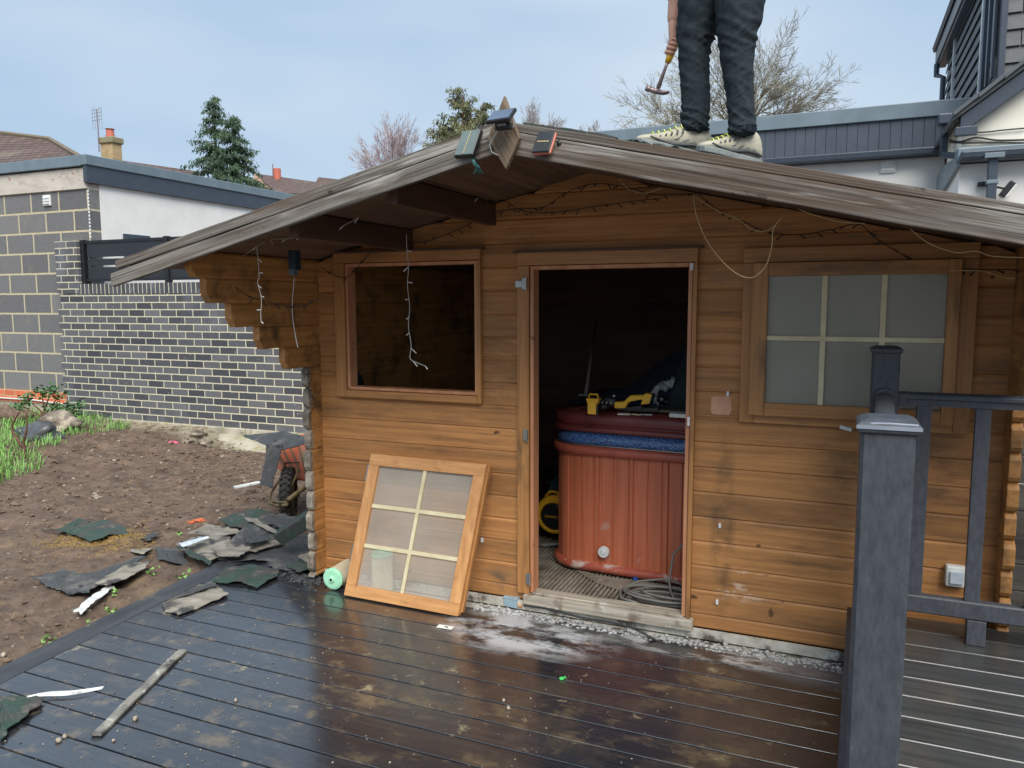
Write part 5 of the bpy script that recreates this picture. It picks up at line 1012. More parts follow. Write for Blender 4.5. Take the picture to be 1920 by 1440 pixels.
mb = MB(); mb.tube([p, p+Vector((-.07, .05, .03)), p+Vector((-.12, .09, .06))], .008, 6); B(mb, 'arm', m_blk, fl); p2 = aty(1843, 345, YF-.05); mb = MB(); mb.box((p2.x-.035, YF-.05, p2.z-.015), (p2.x+.04, YF-.003, p2.z+.02)); B(mb, 'sensor', m_blk, fl, bevel=.006)
# dormer
DX, DY0, DY1 = 1.2, 4.25, 8.1
def slate_rows(mb, horiz, fixed, a0, a1, z0, z1, rowh, tw, outward):
    r = 0; z = z0
    while z < z1:
        s = a0-(tw/2 if r % 2 else 0); 
        while s < a1:
            s0, s1 = max(s+.004, a0), min(s+tw-.004, a1)
            if s1 > s0+.01:
                t0_, t1_ = .028, .004
                if horiz == 'y': vs = [(fixed-outward*0-t0_, s0, z), (fixed-t0_, s1, z), (fixed-t1_, s1, z+rowh+.02), (fixed-t1_, s0, z+rowh+.02), (fixed-t0_+.01, s0, z), (fixed-t0_+.01, s1, z), (fixed, s1, z+rowh+.02), (fixed, s0, z+rowh+.02)]
                else: vs = [(s0, fixed-t0_, z), (s1, fixed-t0_, z), (s1, fixed-t1_, z+rowh+.02), (s0, fixed-t1_, z+rowh+.02), (s0, fixed-t0_+.01, z), (s1, fixed-t0_+.01, z), (s1, fixed, z+rowh+.02), (s0, fixed, z+rowh+.02)]
                mb.add(vs, [(0, 1, 2, 3), (7, 6, 5, 4), (0, 4, 5, 1), (1, 5, 6, 2), (2, 6, 7, 3), (3, 7, 4, 0)])
            s += tw
        z += rowh; r += 1
mb = MB(); mb.box((DX, DY0, 3.2), (4, DY1, 6.2)); B(mb, 'dormer_core', m_slate, ho)
mb = MB(); slate_rows(mb, 'y', DX-.003, 5.05, DY1, 3.3, 6.0, .14, .25, 1); B(mb, 'hung_slates', m_slate, ho); mb = MB(); slate_rows(mb, 'x', DY0-.003, DX+.03, 2.6, 3.5, 5.6, .14, .25, 1); B(mb, 'hung_slates', m_slate, ho)
for yy in (5.02, 7.2): mb = MB(); mb.box((DX-.05, yy-.035, 3.4), (DX-.003, yy+.035, 6)); B(mb, 'corner_flashing', m_alu, ho)
mb = MB(); mb.box((DX-.012, 4.42, 3.9), (DX-.003, 4.95, 5.8)); B(mb, 'dormer_window', m_glass, ho); mb = MB(); 
for yy in (4.38, 4.68, 4.96): mb.box((DX-.04, yy-.03, 3.7), (DX-.013, yy+.03, 5.9))
B(mb, 'window_frame', m_anth, ho, bevel=.004)
mb = MB(); mb.box((DX-.005, DY0-.05, 3.3), (DX+.04, DY0+.03, 6)); B(mb, 'corner_board', m_anth, ho)
ez = atx(1760, 112, DX-.12); ez2 = atx(1800, 15, DX-.12)
mb = MB(); zE = (ez.z+ez2.z)/2; mb.box((DX-.11, 5.2, zE-.02), (DX, DY1+.35, zE+.02)); mb.box((DX-.13, 5.2, zE+.02), (DX+.1, DY1+.35, zE+.2)); B(mb, 'dormer_eave', m_anth, ho, bevel=.006)
mb = MB(); mb.prism([(DX-.15, 5.2, zE+.2), (DX+2, 5.2, zE+1.2), (DX+2, 5.2, zE+1.26), (DX-.17, 5.2, zE+.26)], (0, DY1-4.8, 0)); B(mb, 'dormer_roof', m_slate, ho)
mb = MB(); mb.tube([(DX-.12, DY1+.2, zE), (DX-.12, DY1+.2, zE-.15), (DX-.05, DY1+.05, zE-.22), (DX-.05, DY1+.05, 3.4)], .035, 8); B(mb, 'downpipe', m_anth, ho)
# ================================================================== FAR ROOFS, CHIMNEY
def ptz(px, py, Y): return aty(px, py, Y)
h1 = E('neighbour_house', (-27, 15, 0), 'neighbouring house with brown tiled hip roof beyond the garage on the left', 'house')
A, Bq, Cq, D_ = ptz(-60, 243, 14), ptz(93, 262, 14), ptz(150, 296, 12.5), ptz(-60, 320, 11.5)
mb = MB(); mb.prism([A, Bq, Cq, D_], (0, 0, -.15)); mb.prism([Bq, Cq, Cq+Vector((-2, 6, -.0)), Bq+Vector((-2, 3, 0))], (0, 0, -.15)); B(mb, 'roof', m_rooft, h1)
mb = MB(); mb.tube([A+Vector((0, 0, .02)), Bq+Vector((0, 0, .02)), Cq+Vector((0, 0, .03))], .08, 6); B(mb, 'ridge_tiles', plain('mossy_ridge', (.16, .13, .09), .8), h1)
mb = MB(); mb.box((-40, 13.3, 0), (Cq.x-.6, 20, Cq.z-.2)); B(mb, 'wall', m_ybrick, h1)
Yc = 18; a, b = ptz(190, 300, Yc), ptz(212, 300, Yc); t = ptz(205, 262, Yc)
h2 = E('chimney_house', (-20, 20, 0), 'low brown roof with yellow brick chimney beyond the white garage wall', 'house')
mb = MB(); mb.box((a.x, Yc, 3), (b.x, Yc+.42, t.z)); ch = B(mb, 'chimney', m_ybrick, h2); mb = MB(); mb.box((a.x-.07, Yc-.07, t.z-.12), (b.x+.07, Yc+.49, t.z+.12)); B(mb, 'chimney_cap', plain('mossy_mortar', (.24, .22, .13), .9), ch, bevel=.04)
mb = MB(); mb.tube([((a.x+b.x)/2, Yc+.2, t.z+.15), ((a.x+b.x)/2, Yc+.2, t.z+.42), ((a.x+b.x)/2, Yc+.2, t.z+.45)], [.16, .13, .18], 14); B(mb, 'chimney_pot', m_terra, ch)
r0, r1 = ptz(215, 299, 20), ptz(370, 321, 20); mb = MB(); mb.prism([r0, r1, r1+Vector((.8, -4, -2)), r0+Vector((0, -4, -2))], (0, .1, -.2)); B(mb, 'roof', m_rooft, h2); mb = MB(); mb.box((r0.x-2, 20, 0), (r1.x-.5, 26, r1.z-.6)); B(mb, 'wall', m_ybrick, h2)
an = E('tv_antenna', ptz(186, 285, 17.9), 'thin rooftop television antenna beside the yellow brick chimney', 'antenna')
mb = MB(); mb.tube([ptz(186, 285, 17.9), ptz(184, 245, 17.9), ptz(181, 205, 17.9)], .022, 6); B(mb, 'mast', m_antenna, an); mb = MB()
for py in (206, 212, 219, 226): p = ptz(181, py, 17.9); mb.tube([p+Vector((-.26, 0, .0)), p+Vector((.26, 0, .02))], .008, 5)
for dx in (-.25, -.12, .12, .25): p = ptz(181, 203, 17.9); mb.tube([p+Vector((dx, 0, .06)), p+Vector((dx, 0, -.8))], .006, 5)
B(mb, 'elements', m_antenna, an)
h3 = E('distant_house', (-36, 40, 0), 'distant brown roofed house just above the left bargeboard', 'house')
a, b, c, d = ptz(478, 325, 40), ptz(592, 341, 40), ptz(640, 362, 36), ptz(520, 362, 36); mb = MB(); mb.prism([a, b, c, d], (0, 0, -.3)); B(mb, 'roof', m_rooft, h3)
mb = MB(); mb.prism([a, d+Vector((-.4, 0, 0)), ptz(465, 362, 36)], (0, .3, 0)); B(mb, 'gable', plain('orange_brick', (.34, .2, .13), .8), h3); mb = MB(); p = ptz(520, 333, 39.5); mb.cyl((p.x, p.y, p.z-.3), .25, .9, 10); B(mb, 'chimney_pot', m_terra, h3)
mb = MB(); p = ptz(512, 333, 39.5); mb.tube([p, p+Vector((0, 0, .9))], .04, 5); B(mb, 'aerial', m_antenna, h3)
h4 = E('distant_house', (-33, 45, 0), 'second distant roof at the right of the distant brown roof, mostly hidden by the gable', 'house')
a, b, c = ptz(597, 332, 44), ptz(590, 345, 43), ptz(640, 352, 44); mb = MB(); mb.prism([a, ptz(650, 338, 44), ptz(660, 362, 42), b], (0, 0, -.4)); B(mb, 'roof', m_rooft, h4); mb = MB(); mb.box((a.x, 44.2, 0), (a.x+6, 50, a.z-1)); B(mb, 'wall', m_ybrick, h4)
# ================================================================== TREES
def branch(mb, rng, p, d, ln, r, lvl, cfg, tips):
    n = 5; pts = [p]; rs = [r]; q = p.copy(); dd = d.copy(); kids = []
    for i in range(n):
        dd = (dd+Vector((rng.gauss(0, cfg['j']), rng.gauss(0, cfg['j']), rng.gauss(0, cfg['j'])+cfg['up']))).normalized(); q = q+dd*(ln/n); pts.append(q.copy()); rs.append(max(cfg['rmin'], r*(1-.75*(i+1)/n)))
        kids.append((q.copy(), dd.copy(), rs[-1]))
    mb.tube(pts, rs, 6 if lvl == 0 else (4 if lvl < 2 else 3), cap=False)
    if lvl >= cfg['levels']: tips.append(q); return
    for k in range(cfg['kids'][lvl]):
        i = rng.randint(0 if lvl else 1, n-1); kp, kd, kr = kids[i]; ax_ = Vector((rng.gauss(0, 1), rng.gauss(0, 1), rng.gauss(0, .6))); ax_ = (ax_-kd*ax_.dot(kd)).normalized()
        an_ = rng.uniform(*cfg['ang']); nd = (kd*cos(an_)+ax_*sin(an_)).normalized(); branch(mb, rng, kp, nd, ln*rng.uniform(*cfg['ls']), max(cfg['rmin'], kr*.7), lvl+1, cfg, tips)
    kp, kd, kr = kids[-1]
    branch(mb, rng, kp, kd, ln*.6, kr, lvl+1, cfg, tips)
def bare_tree(name, base, fork, limbs, cfg, mat, label, seed, group='bare winter trees beyond the cabin', ivy=False):
    rng = random.Random(seed); base = Vector(base); e = E(name, base, label, 'tree', group); f = base+Vector((0, 0, fork)); mb = MB(); mb.tube([base, base+Vector((.05, 0, fork*.5)), f], [cfg['r']*1.3, cfg['r']*1.05, cfg['r']], 10)
    B(mb, 'trunk', mat, e, smooth=True); mb = MB(); tips = []
    for (dx, dy, dz, ln) in limbs: branch(mb, rng, f, Vector((dx, dy, dz)).normalized(), ln, cfg['r']*.6, 0, cfg, tips)
    B(mb, 'crown', mat, e, recenter=False)
    if ivy:
        mb = MB()
        for i in range(1500):
            z = rng.uniform(fork-3, fork+.9); off = max(0, z-fork); side = rng.choice((-.45, .0, .5, .85)); c = base+Vector((side*off+rng.gauss(0, .16), rng.gauss(0, .2), z)); s = rng.uniform(.04, .09); a = Vector((rng.gauss(0, 1), rng.gauss(0, 1), rng.gauss(0, 1))).normalized(); b = a.orthogonal().normalized(); mb.add([c, c+a*s, c+a*s*.5+b*s*.7], [(0, 1, 2)])
        B(mb, 'ivy', m_ivy, e)
cfgA = dict(j=.10, up=.0, levels=4, kids=[6, 6, 5, 4], ang=(.3, .75), ls=(.42, .66), rmin=.005, r=.17)
bt = ptz(1368, 262, 22)
LB_ = [(-.95, .1, .38, 2.5), (-.65, -.3, .62, 2.6), (-.3, .3, .95, 2.6), (.05, -.2, 1, 2.9), (.35, .3, .92, 2.9), (.7, -.3, .75, 2.9), (.98, .1, .42, 2.8), (-.8, .4, .12, 2.1), (.95, .2, .12, 2.3)]
LB = [(a, b, c*.78, d*(.84 if a < 0 else .70)) for a, b, c, d in LB_]
bare_tree('bare_tree', (bt.x, 22, 0), bt.z-.45, LB, cfgA, m_bark, 'large bare spreading tree behind the person and the flat roof', 3, ivy=True)
cfgB = dict(j=.10, up=.05, levels=4, kids=[5, 4, 3, 3], ang=(.25, .55), ls=(.45, .66), rmin=.0035, r=.06)
p = ptz(738, 330, 18)
bare_tree('birch_tree', (p.x, 18, 0), p.z-.5, [(-.7, 0, .9, .95), (-.3, .3, 1, 1.1), (0, 0, 1, 1.25), (.3, .2, 1, 1.1), (-.5, -.3, .7, .95), (.5, 0, .9, .95), (.1, -.2, 1, 1.15), (-.95, 0, .5, .85)], cfgB, m_birch, 'reddish bare birch left of the olive evergreen', 5)
p = ptz(1005, 250, 24)
cfgC = dict(cfgB); cfgC['r'] = .08
bare_tree('bare_tree', (p.x, 24, 0), p.z-.55, [(-.7, 0, .7, .7), (-.3, .3, 1, .85), (.1, 0, 1, .85), (.5, .2, .8, .7), (.9, 0, .5, .7)], cfgC, m_barkd, 'small pale bare tree just right of the gable finial', 8)
p = ptz(1110, 258, 26)
bare_tree('bare_tree', (p.x, 26, 0), p.z-.8, [(-.5, 0, .8, .6), (.1, .3, 1, .7), (.6, 0, .7, .6)], cfgC, m_barkd, 'faint small bare tree between the finial and the person', 9)
def conifer(name, base, ztop, zvis, rad, mat, label, seed, n=9000, leaf=.13, shape='cone', tops=None, dens=1):
    rng = random.Random(seed); base = Vector(base); e = E(name, base, label, 'tree', 'evergreen trees beyond the walls'); mb = MB(); mb.tube([base, (base.x, base.y, ztop-.1)], [.22, .02], 8); B(mb, 'trunk', m_stem, e); mb = MB()
    br = MB()
    for (tx, tz, tr) in (tops or [(0, ztop, rad)]):
        nb = int(90*dens)
        for k in range(nb):
            u = rng.random(); z = tz-(tz-zvis+1.2)*u; prof = (u**.75 if shape == 'cone' else min(1, .35+u*1.6)*(1.0-.35*max(0, u-.6))); L_ = tr*prof*rng.uniform(.65, 1.12)+.12
            a = rng.uniform(0, 2*pi); d = Vector((cos(a), sin(a), rng.uniform(-.25, .25) if shape == 'cone' else rng.uniform(-.1, .8))).normalized(); p0 = Vector((base.x+tx, base.y, z))
            ns_ = int(4+L_*11)
            for j in range(ns_*9):
                t = (j+rng.random())/(ns_*9); q = p0+d*L_*t+Vector((0, 0, -.22*L_*t*t)); q += Vector((rng.gauss(0, .07), rng.gauss(0, .07), rng.gauss(0, .05)))
                ll = leaf*rng.uniform(.6, 1.5); dn = Vector((d.x*.5+rng.gauss(0, .45), d.y*.5+rng.gauss(0, .45), -.9+rng.gauss(0, .35))).normalized(); sd = dn.orthogonal().normalized(); sd = Matrix.Rotation(rng.uniform(0, pi), 3, dn) @ sd; w_ = ll*.15
                mb.add([q-sd*w_, q+dn*ll*.5-sd*w_*.9, q+dn*ll, q+dn*ll*.45+sd*w_, q+sd*w_*.6], [(0, 1, 2, 3, 4)])
            br.tube([p0, p0+d*L_*.9+Vector((0, 0, -.15*L_))], [.02, .006], 3, cap=False)
    B(mb, 'crown', mat, e, recenter=False); B(br, 'limbs', m_stem, e)
a, b = ptz(400, 190, 20), ptz(362, 340, 20)
conifer('conifer', (a.x+.02, 20, 0), a.z, b.z, 1.45, m_con, 'dark drooping conifer with two tips between the far roofs', 11, tops=[(0, a.z+.1, 1.55), (.9, a.z-.7, 1.5)], leaf=.105, dens=1.15)
a, b = ptz(868, 175, 20), ptz(868, 265, 20)
conifer('conifer', (a.x, 20, 0), a.z, b.z-.6, 1.15, m_con2, 'loose olive evergreen right behind the gable ridge', 12, shape='round', tops=[(-.25, a.z+.15, .65), (.2, a.z-.35, 1.0), (.75, a.z-.45, .6), (-.75, a.z-.75, .7)], leaf=.095, dens=.62)
# ================================================================== GRASS, PLANTS, STONES
rng = random.Random(21); mb = MB()
def grass_ok(x, y):
    q = Vector((x, y, -.0)); 
    s = (-x-8.15)-(3.9-y)*.10; return s+.55*noise.noise(Vector((x*.9, y*.9, 0))) > 0
cnt = 0
while cnt < 15000:
    x, y = rng.uniform(-14, -7.0), rng.uniform(.4, 4.75)
    w_ = y-(1.15+.42*(-x-7.4)*.0)
    edge = (x+7.55)*(-1)*.0
    # grass lies left of the line from (-7.5,1.1) to (-9.1,3.4)
    side = ((-9.2+7.4)*(y-1.0)-(3.5-1.0)*(x+7.4))
    if side+1.1*noise.noise(Vector((x*1.1, y*1.1, 4)))*1.2 < .25: continue
    if noise.noise(Vector((x*1.6, y*1.6, 9))) < -.22: cnt += 1; continue
    cnt += 1; z = soil_z(x, y); h = rng.uniform(.03, .13)*(1.2+noise.noise(Vector((x*2, y*2, 2)))); a = rng.uniform(0, 2*pi); lx, ly = cos(a)*h*rng.uniform(.2, .9), sin(a)*h*rng.uniform(.2, .9); w2 = .005; sx_, sy_ = -sin(a)*w2, cos(a)*w2
    mb.add([(x-sx_, y-sy_, z-.01), (x+sx_, y+sy_, z-.01), (x+lx*.45+sx_*.8, y+ly*.45+sy_*.8, z+h*.7), (x+lx, y+ly, z+h*.85), (x+lx*.45-sx_*.8, y+ly*.45-sy_*.8, z+h*.7)], [(0, 1, 2, 3, 4)])
B(mb, 'grass', m_grassgr, kind='stuff', label='rough green grass on the bank at the left below the block wall', cat='grass')
mb = MB()
for i in range(1500):
    x, y = rng.uniform(-11, -3.4), rng.uniform(-1.8, 4.6)
    if x > border_x(y)-.2: continue
    z = soil_z(x, y); r = rng.choice((.003, .004, .006, .009, .014))*rng.uniform(.7, 1.3)*(1.0+.1*max(0, y)); mb.blob((x, y, z+r*.3), (r*rng.uniform(.8, 1.6), r, r*.7), i, 1, .4)
B(mb, 'soil_stones', m_stone, kind='stuff', label='small pale stones scattered over the bare soil', cat='stones')
mb = MB()
for i in range(1900):
    if i % 4: x, y = rng.uniform(-11, -3.4), rng.uniform(-1.8, 4.6)
    else: x, y = rng.uniform(-10, -5), rng.uniform(-1, 4.2)
    if x > border_x(y)-.2 or y > 4.7: continue
    z = soil_z(x, y); r = rng.uniform(.008, .022) if i % 4 else rng.uniform(.012, .034); mb.blob((x, y, z+r*.2), (r*rng.uniform(.8, 1.5), r, r*.7), i, 2 if not i % 4 else 1, .5)
B(mb, 'soil_clods', m_clod, kind='stuff', label='brown clods of earth on the bare soil', cat='earth')
mb = MB()
for i in range(1500):
    if i % 3: x, y = rng.gauss(-5.1, .22), rng.gauss(.1, .14)
    else: x, y = rng.uniform(-9, -3.6), rng.uniform(-1.6, 4.2)
    if x > border_x(y)-.2: continue
    z = soil_z(x, y)+.004; a = rng.uniform(0, pi); l = rng.uniform(.02, .07); mb.tube([(x, y, z), (x+l*cos(a)*.5, y+l*sin(a)*.5, z+rng.uniform(0, .012)), (x+l*cos(a), y+l*sin(a), z+rng.uniform(0, .01))], .0013, 3)
B(mb, 'straw', plain('yellow_straw', (.45, .3, .1), .8, var=.4, ns=9), kind='stuff', label='yellow straw and root fibres scattered over the soil', cat='straw')
def leaf_cluster(mb, c, r, n, s, rg):
    for i in range(n):
        p = c+Vector((rg.gauss(0, r), rg.gauss(0, r), rg.gauss(0, r*.7))); a = Vector((rg.gauss(0, 1), rg.gauss(0, 1), rg.gauss(0, .6))).normalized(); b = a.orthogonal().normalized(); ss = s*rg.uniform(.6, 1.3); mb.add([p, p+a*ss*.5+b*ss*.35, p+a*ss, p+a*ss*.5-b*ss*.35], [(0, 1, 2, 3)])
p = atz(85, 792, .03); e = E('shrub', (p.x, p.y, .02), 'small leggy shrub with dark leaves before the red brick base', 'shrub'); mb = MB(); lf = MB(); g0 = Vector((p.x, p.y, soil_z(p.x, p.y)))
hs = 0
for (dx, dz) in ((0, .5), (-.25, .42), (.28, .46), (-.35, .3), (.2, .3), (.1, .55)):
    t = g0+Vector((dx, rng.uniform(-.1, .1), dz)); mb.tube([g0, g0+Vector((dx*.2, 0, dz*.5)), t], [.022, .012, .005], 6); leaf_cluster(lf, t, .05, 60, .05, rng)
B(mb, 'stems', m_stem, e); B(lf, 'leaves', m_leafy, e)
p = atz(112, 800, .0); e = E('shrub', (p.x, p.y, 0), 'low green weed clump at the left foot of the brick wall', 'shrub'); lf = MB(); mb = MB()
for k in range(7): t = Vector((p.x+rng.gauss(0, .12), p.y+.1, .08+rng.uniform(0, .32))); mb.tube([(p.x, p.y, 0), t], [.008, .004], 4); leaf_cluster(lf, t, .05, 40, .045, rng)
B(mb, 'stems', m_stem, e); B(lf, 'leaves', m_leafy, e)
def stickplant(pix, Y, lab):
    e = E('bare_sapling', aty(*pix[0][0], Y), lab, 'sapling'); mb = MB()
    for pl in pix: mb.tube(spline([aty(*q, Y) for q in pl], 4), [.02*(1-.7*i/(4*(len(pl)-1))) for i in range(4*(len(pl)-1)+1)], 6)
    B(mb, 'stem', m_stem, e, smooth=True)
stickplant([[(52, 872), (44, 835), (50, 805), (50, 772)], [(43, 838), (25, 812), (24, 795), (38, 770)]], 1.9, 'thin forked bare sapling in the grass on the left')
for (px, py, rx_, rz_, mt, lab, Z) in ((75, 812, .28, .14, m_tarp, 'crumpled dark plastic sack half buried in the grass bank', .02), (108, 795, .3, .14, m_stone, 'dark grey boulder at the left foot of the brick wall', .0), (10, 775, .35, .16, m_clod, 'brown earth lump before the red brick base', .0)):
    p = atz(px, py+10, Z); mb = MB(); mb.blob((p.x, p.y, Z+rz_*.4), (rx_, .2, rz_), px, 3, .45); B(mb, 'boulder' if mt is m_stone else ('plastic_sack' if mt is m_tarp else 'earth_mound'), mt, smooth=True, label=lab, cat='boulder' if mt is m_stone else ('sack' if mt is m_tarp else 'earth'))
for i, (px, py, r, lab) in enumerate(((352, 835, .09, 'pale stone below the brick wall, left of the rubble'), (372, 822, .12, 'largest pale rubble lump at the foot of the brick wall'), (385, 832, .1, 'pale rubble lump right of the largest one'), (180, 933, .045, 'pale stone alone in the middle of the soil'))):
    p = atz(px, py, -.2 if i < 3 else G); p.z = soil_z(p.x, p.y); mb = MB(); mb.blob((p.x, p.y, p.z+r*.35), (r, r*.8, r*.6), i+5, 2, .5); B(mb, 'stone', m_stone, label=lab, cat='stone', group='stones on the soil')
mb = MB()
for (px, py) in ((330, 998), (285, 1075), (345, 1085), (205, 1135), (182, 1175), (90, 1200), (215, 1112)):
    p = atz(px, py, G); leaf_cluster(mb, Vector((p.x, p.y, soil_z(p.x, p.y)+.012)), .02, 14, .03, rng)
B(mb, 'weeds', m_grassgr, kind='stuff', label='tiny green weeds sprouting from the bare soil near the deck', cat='weeds')
# ================================================================== PERSON ON THE ROOF
PY = -.93
def pp(px, py, Y=PY): return aty(px, py, Y)
footN = pp(1385, 296, -.93); footF = pp(1296, 280, -.82)
per = E('person', (footN.x-.08, -.88, rooftop(footN.x)), 'person on the cabin roof in charcoal work trousers and cream trainers, holding a hammer', 'person')
def skin_mesh(name, verts, edges, rads, sub, mat, parent, root=0, wr=None, keep=True):
    me = bpy.data.meshes.new(name); me.from_pydata(verts, edges, []); o = bpy.data.objects.new(name, me); COL.objects.link(o)
    md = o.modifiers.new('s', 'SKIN'); 
    for i, r in enumerate(rads):
        sv = me.skin_vertices[0].data[i]; sv.radius = (r, r) if isinstance(r, (int, float)) else r; sv.use_root = (i == root)
    sb = o.modifiers.new('d', 'SUBSURF'); sb.levels = sb.render_levels = sub
    dg = bpy.context.evaluated_depsgraph_get(); m2 = bpy.data.meshes.new_from_object(o.evaluated_get(dg)); bpy.data.objects.remove(o)
    m2.name = name
    if wr:
        m2.update()
        for v in m2.vertices: v.co += v.normal*wr(v.co)
    m2.materials.clear(); m2.materials.append(mat); m2.polygons.foreach_set('use_smooth', [True]*len(m2.polygons))
    o2 = bpy.data.objects.new(name, m2); link(o2, parent)
    if parent: o2.location = -WP[parent]
    WP[o2] = Vector((0, 0, 0)); return o2
YN, YFr = -.93, -.84
# joints from the photo (near leg = right in the picture)
aN, kN, hN = pp(1391, 243, YN), pp(1380, 95, YN), pp(1392, -75, YN+.03); aN1 = pp(1391, 258, YN)
aF, kF, hF = pp(1304, 238, YFr), pp(1300, 95, YFr), pp(1345, -75, YFr+.03)
mN, mF = pp(1387, 170, YN), pp(1304, 165, YFr); tN, tF = pp(1386, 15, YN), pp(1312, 15, YFr)
pel = (hN+hF)/2+Vector((.03, 0, .10))
def wr(co):
    # folds gathered at ankle and knee, running round the leg
    z = co.z; base = rooftop(co.x); h = z-base
    amp = .0034+.0085*math.exp(-((h-.125)/.06)**2)+.006*math.exp(-((h-.46)/.07)**2)
    n1_ = noise.noise(Vector((co.x*6, co.y*6, z*24+co.x*14))); n2_ = noise.noise(Vector((co.x*9+5, co.y*9, z*42-co.x*26))); n3_ = noise.noise(Vector((co.x*15, co.y*15, z*16)))
    return amp*((1-min(1, abs(n1_)*4))*.9-.3+.6*(1-min(1, abs(n2_)*4))*abs(n3_)*2.2)+.006*noise.noise(Vector((co.x*5, co.y*5, z*4)))
V_ = [pel, hN, tN, kN, mN, aN, aN1, hF, tF, kF, mF, aF, pp(1304, 250, YFr), pel+Vector((-.02, 0, .12))]
R__ = [.135, .11, .094, .064, .053, .050, .054, .11, .094, .064, .056, .051, .054, .13]
trs = skin_mesh('trousers', V_, [(0, 1), (1, 2), (2, 3), (3, 4), (4, 5), (5, 6), (0, 7), (7, 8), (8, 9), (9, 10), (10, 11), (11, 12), (0, 13)], R__, 4, m_trous, per, 0, wr)
# body skin (one surface): legs inside trousers, torso leaning forward to the left, arms, neck, head
sh = pel+Vector((-.30, -.02, .42)); hd = sh+Vector((-.12, -.01, .20))
hw = pp(1262, 50, -.72); hand = pp(1264, 100, -.72)
shR = sh+Vector((.02, .14, 0)); elR = shR+Vector((.02, -.03, -.26)); elR = (shR+hw)/2+Vector((.04, .02, .02))
shL = sh+Vector((.02, -.17, 0)); elL = shL+Vector((-.1, .02, -.25)); haL = elL+Vector((-.16, -.03, -.14))
BV = [pel, pel+Vector((-.14, 0, .2)), sh, sh+Vector((-.06, 0, .09)), hd, hd+Vector((-.02, 0, .07)), shR, elR, hw, shL, elL, haL, hN, kN, aN1, hF, kF, aF]
body = skin_mesh('body', BV, [(0, 1), (1, 2), (2, 3), (3, 4), (4, 5), (2, 6), (6, 7), (7, 8), (2, 9), (9, 10), (10, 11), (0, 12), (12, 13), (13, 14), (0, 15), (15, 16), (16, 17)], [.12, .12, .12, .055, .085, .07, .06, .042, .027, .06, .042, .027, .07, .045, .03, .07, .045, .03], 2, m_skin, per, 0)
jk = skin_mesh('jacket', [pel+Vector((.0, 0, -.03)), pel+Vector((-.14, 0, .2)), sh, shR, elR, hw+(elR-hw)*.22, shL, elL, haL+(elL-haL)*.22], [(0, 1), (1, 2), (2, 3), (3, 4), (4, 5), (2, 6), (6, 7), (7, 8)], [.165, .155, .145, .08, .062, .045, .08, .062, .045], 3, m_jack, per, 0, lambda co: .006*noise.noise(co*14))
mb = MB(); mb.blob(hd+Vector((.015, 0, .035)), (.095, .088, .085), 2, 3, .06); B(mb, 'hair', m_hair, per, smooth=True)
mb = MB(); f0 = hd+Vector((-.083, 0, -.005))
for s in (-.03, .03): mb = MB(); mb.blob(f0+Vector((-.002, s, .012)), .010, 1, 2, 0); B(mb, 'eye', m_white, per, smooth=True)
for nm_, c_, r_ in (('nose', f0+Vector((-.012, 0, -.012)), (.016, .012, .022)), ('ear', hd+Vector((.0, .082, .0)), (.018, .01, .028)), ('ear', hd+Vector((.0, -.082, .0)), (.018, .01, .028)), ('mouth', f0+Vector((.002, 0, -.045)), (.008, .024, .006))): mb = MB(); mb.blob(c_, r_, 1, 2, 0); B(mb, nm_, m_skin, per, smooth=True)
# gripping hand: palm + four fingers + thumb round the hammer handle
gp = pp(1264, 86, -.72); ham_top = pp(1271, 72, -.72); ham_bot = pp(1234, 165, -.74); hax = (ham_bot-ham_top).normalized()
palm = pp(1260, 72, -.72)
hv = [hw+(hw-palm)*.9, palm, palm+Vector((.006, 0, -.018))]; he = [(0, 1), (1, 2)]; hr = [.024, (.026, .016), (.024, .015)]
side = Vector((0, 1, 0)); fwd_ = hax.cross(side).normalized()
if fwd_.x > 0: fwd_ = -fwd_
for k in range(4):
    c = gp+hax*(-.020+.017*k); ln_ = (.95, 1.05, 1.0, .82)[k]; b0_ = len(hv)
    hv += [c+fwd_*.020+side*.004, c+fwd_*.016-side*.018*ln_, c-fwd_*.008-side*.021*ln_, c-fwd_*.018-side*.006]; hr += [.0095, .0088, .0082, .0075]
    he += [(2, b0_), (b0_, b0_+1), (b0_+1, b0_+2), (b0_+2, b0_+3)]
b0_ = len(hv); hv += [palm+Vector((.014, .012, -.004)), gp+hax*-.012+side*.019, gp+hax*.012+side*.017-fwd_*.006]; hr += [.012, .010, .0085]; he += [(1, b0_), (b0_, b0_+1), (b0_+1, b0_+2)]
skin_mesh('hand', hv, he, hr, 2, m_skin, per, 1)
hv = [haL, haL+Vector((-.035, 0, -.04)), haL+Vector((-.05, 0, -.06))]; he = [(0, 1), (1, 2)]; hr = [.026, (.026, .015), (.026, .014)]
for k in range(4): b0_ = len(hv); o = Vector((0, -.024+.016*k, 0)); hv += [haL+Vector((-.065, 0, -.075))+o, haL+Vector((-.078, 0, -.1))+o, haL+Vector((-.074, 0, -.12-.004*(k % 3)))+o]; hr += [.009, .008, .007]; he += [(2, b0_), (b0_, b0_+1), (b0_+1, b0_+2)]
b0_ = len(hv); hv += [haL+Vector((-.03, -.03, -.05)), haL+Vector((-.045, -.045, -.075))]; hr += [.011, .009]; he += [(1, b0_), (b0_, b0_+1)]; skin_mesh('hand', hv, he, hr, 2, m_skin, per, 1)
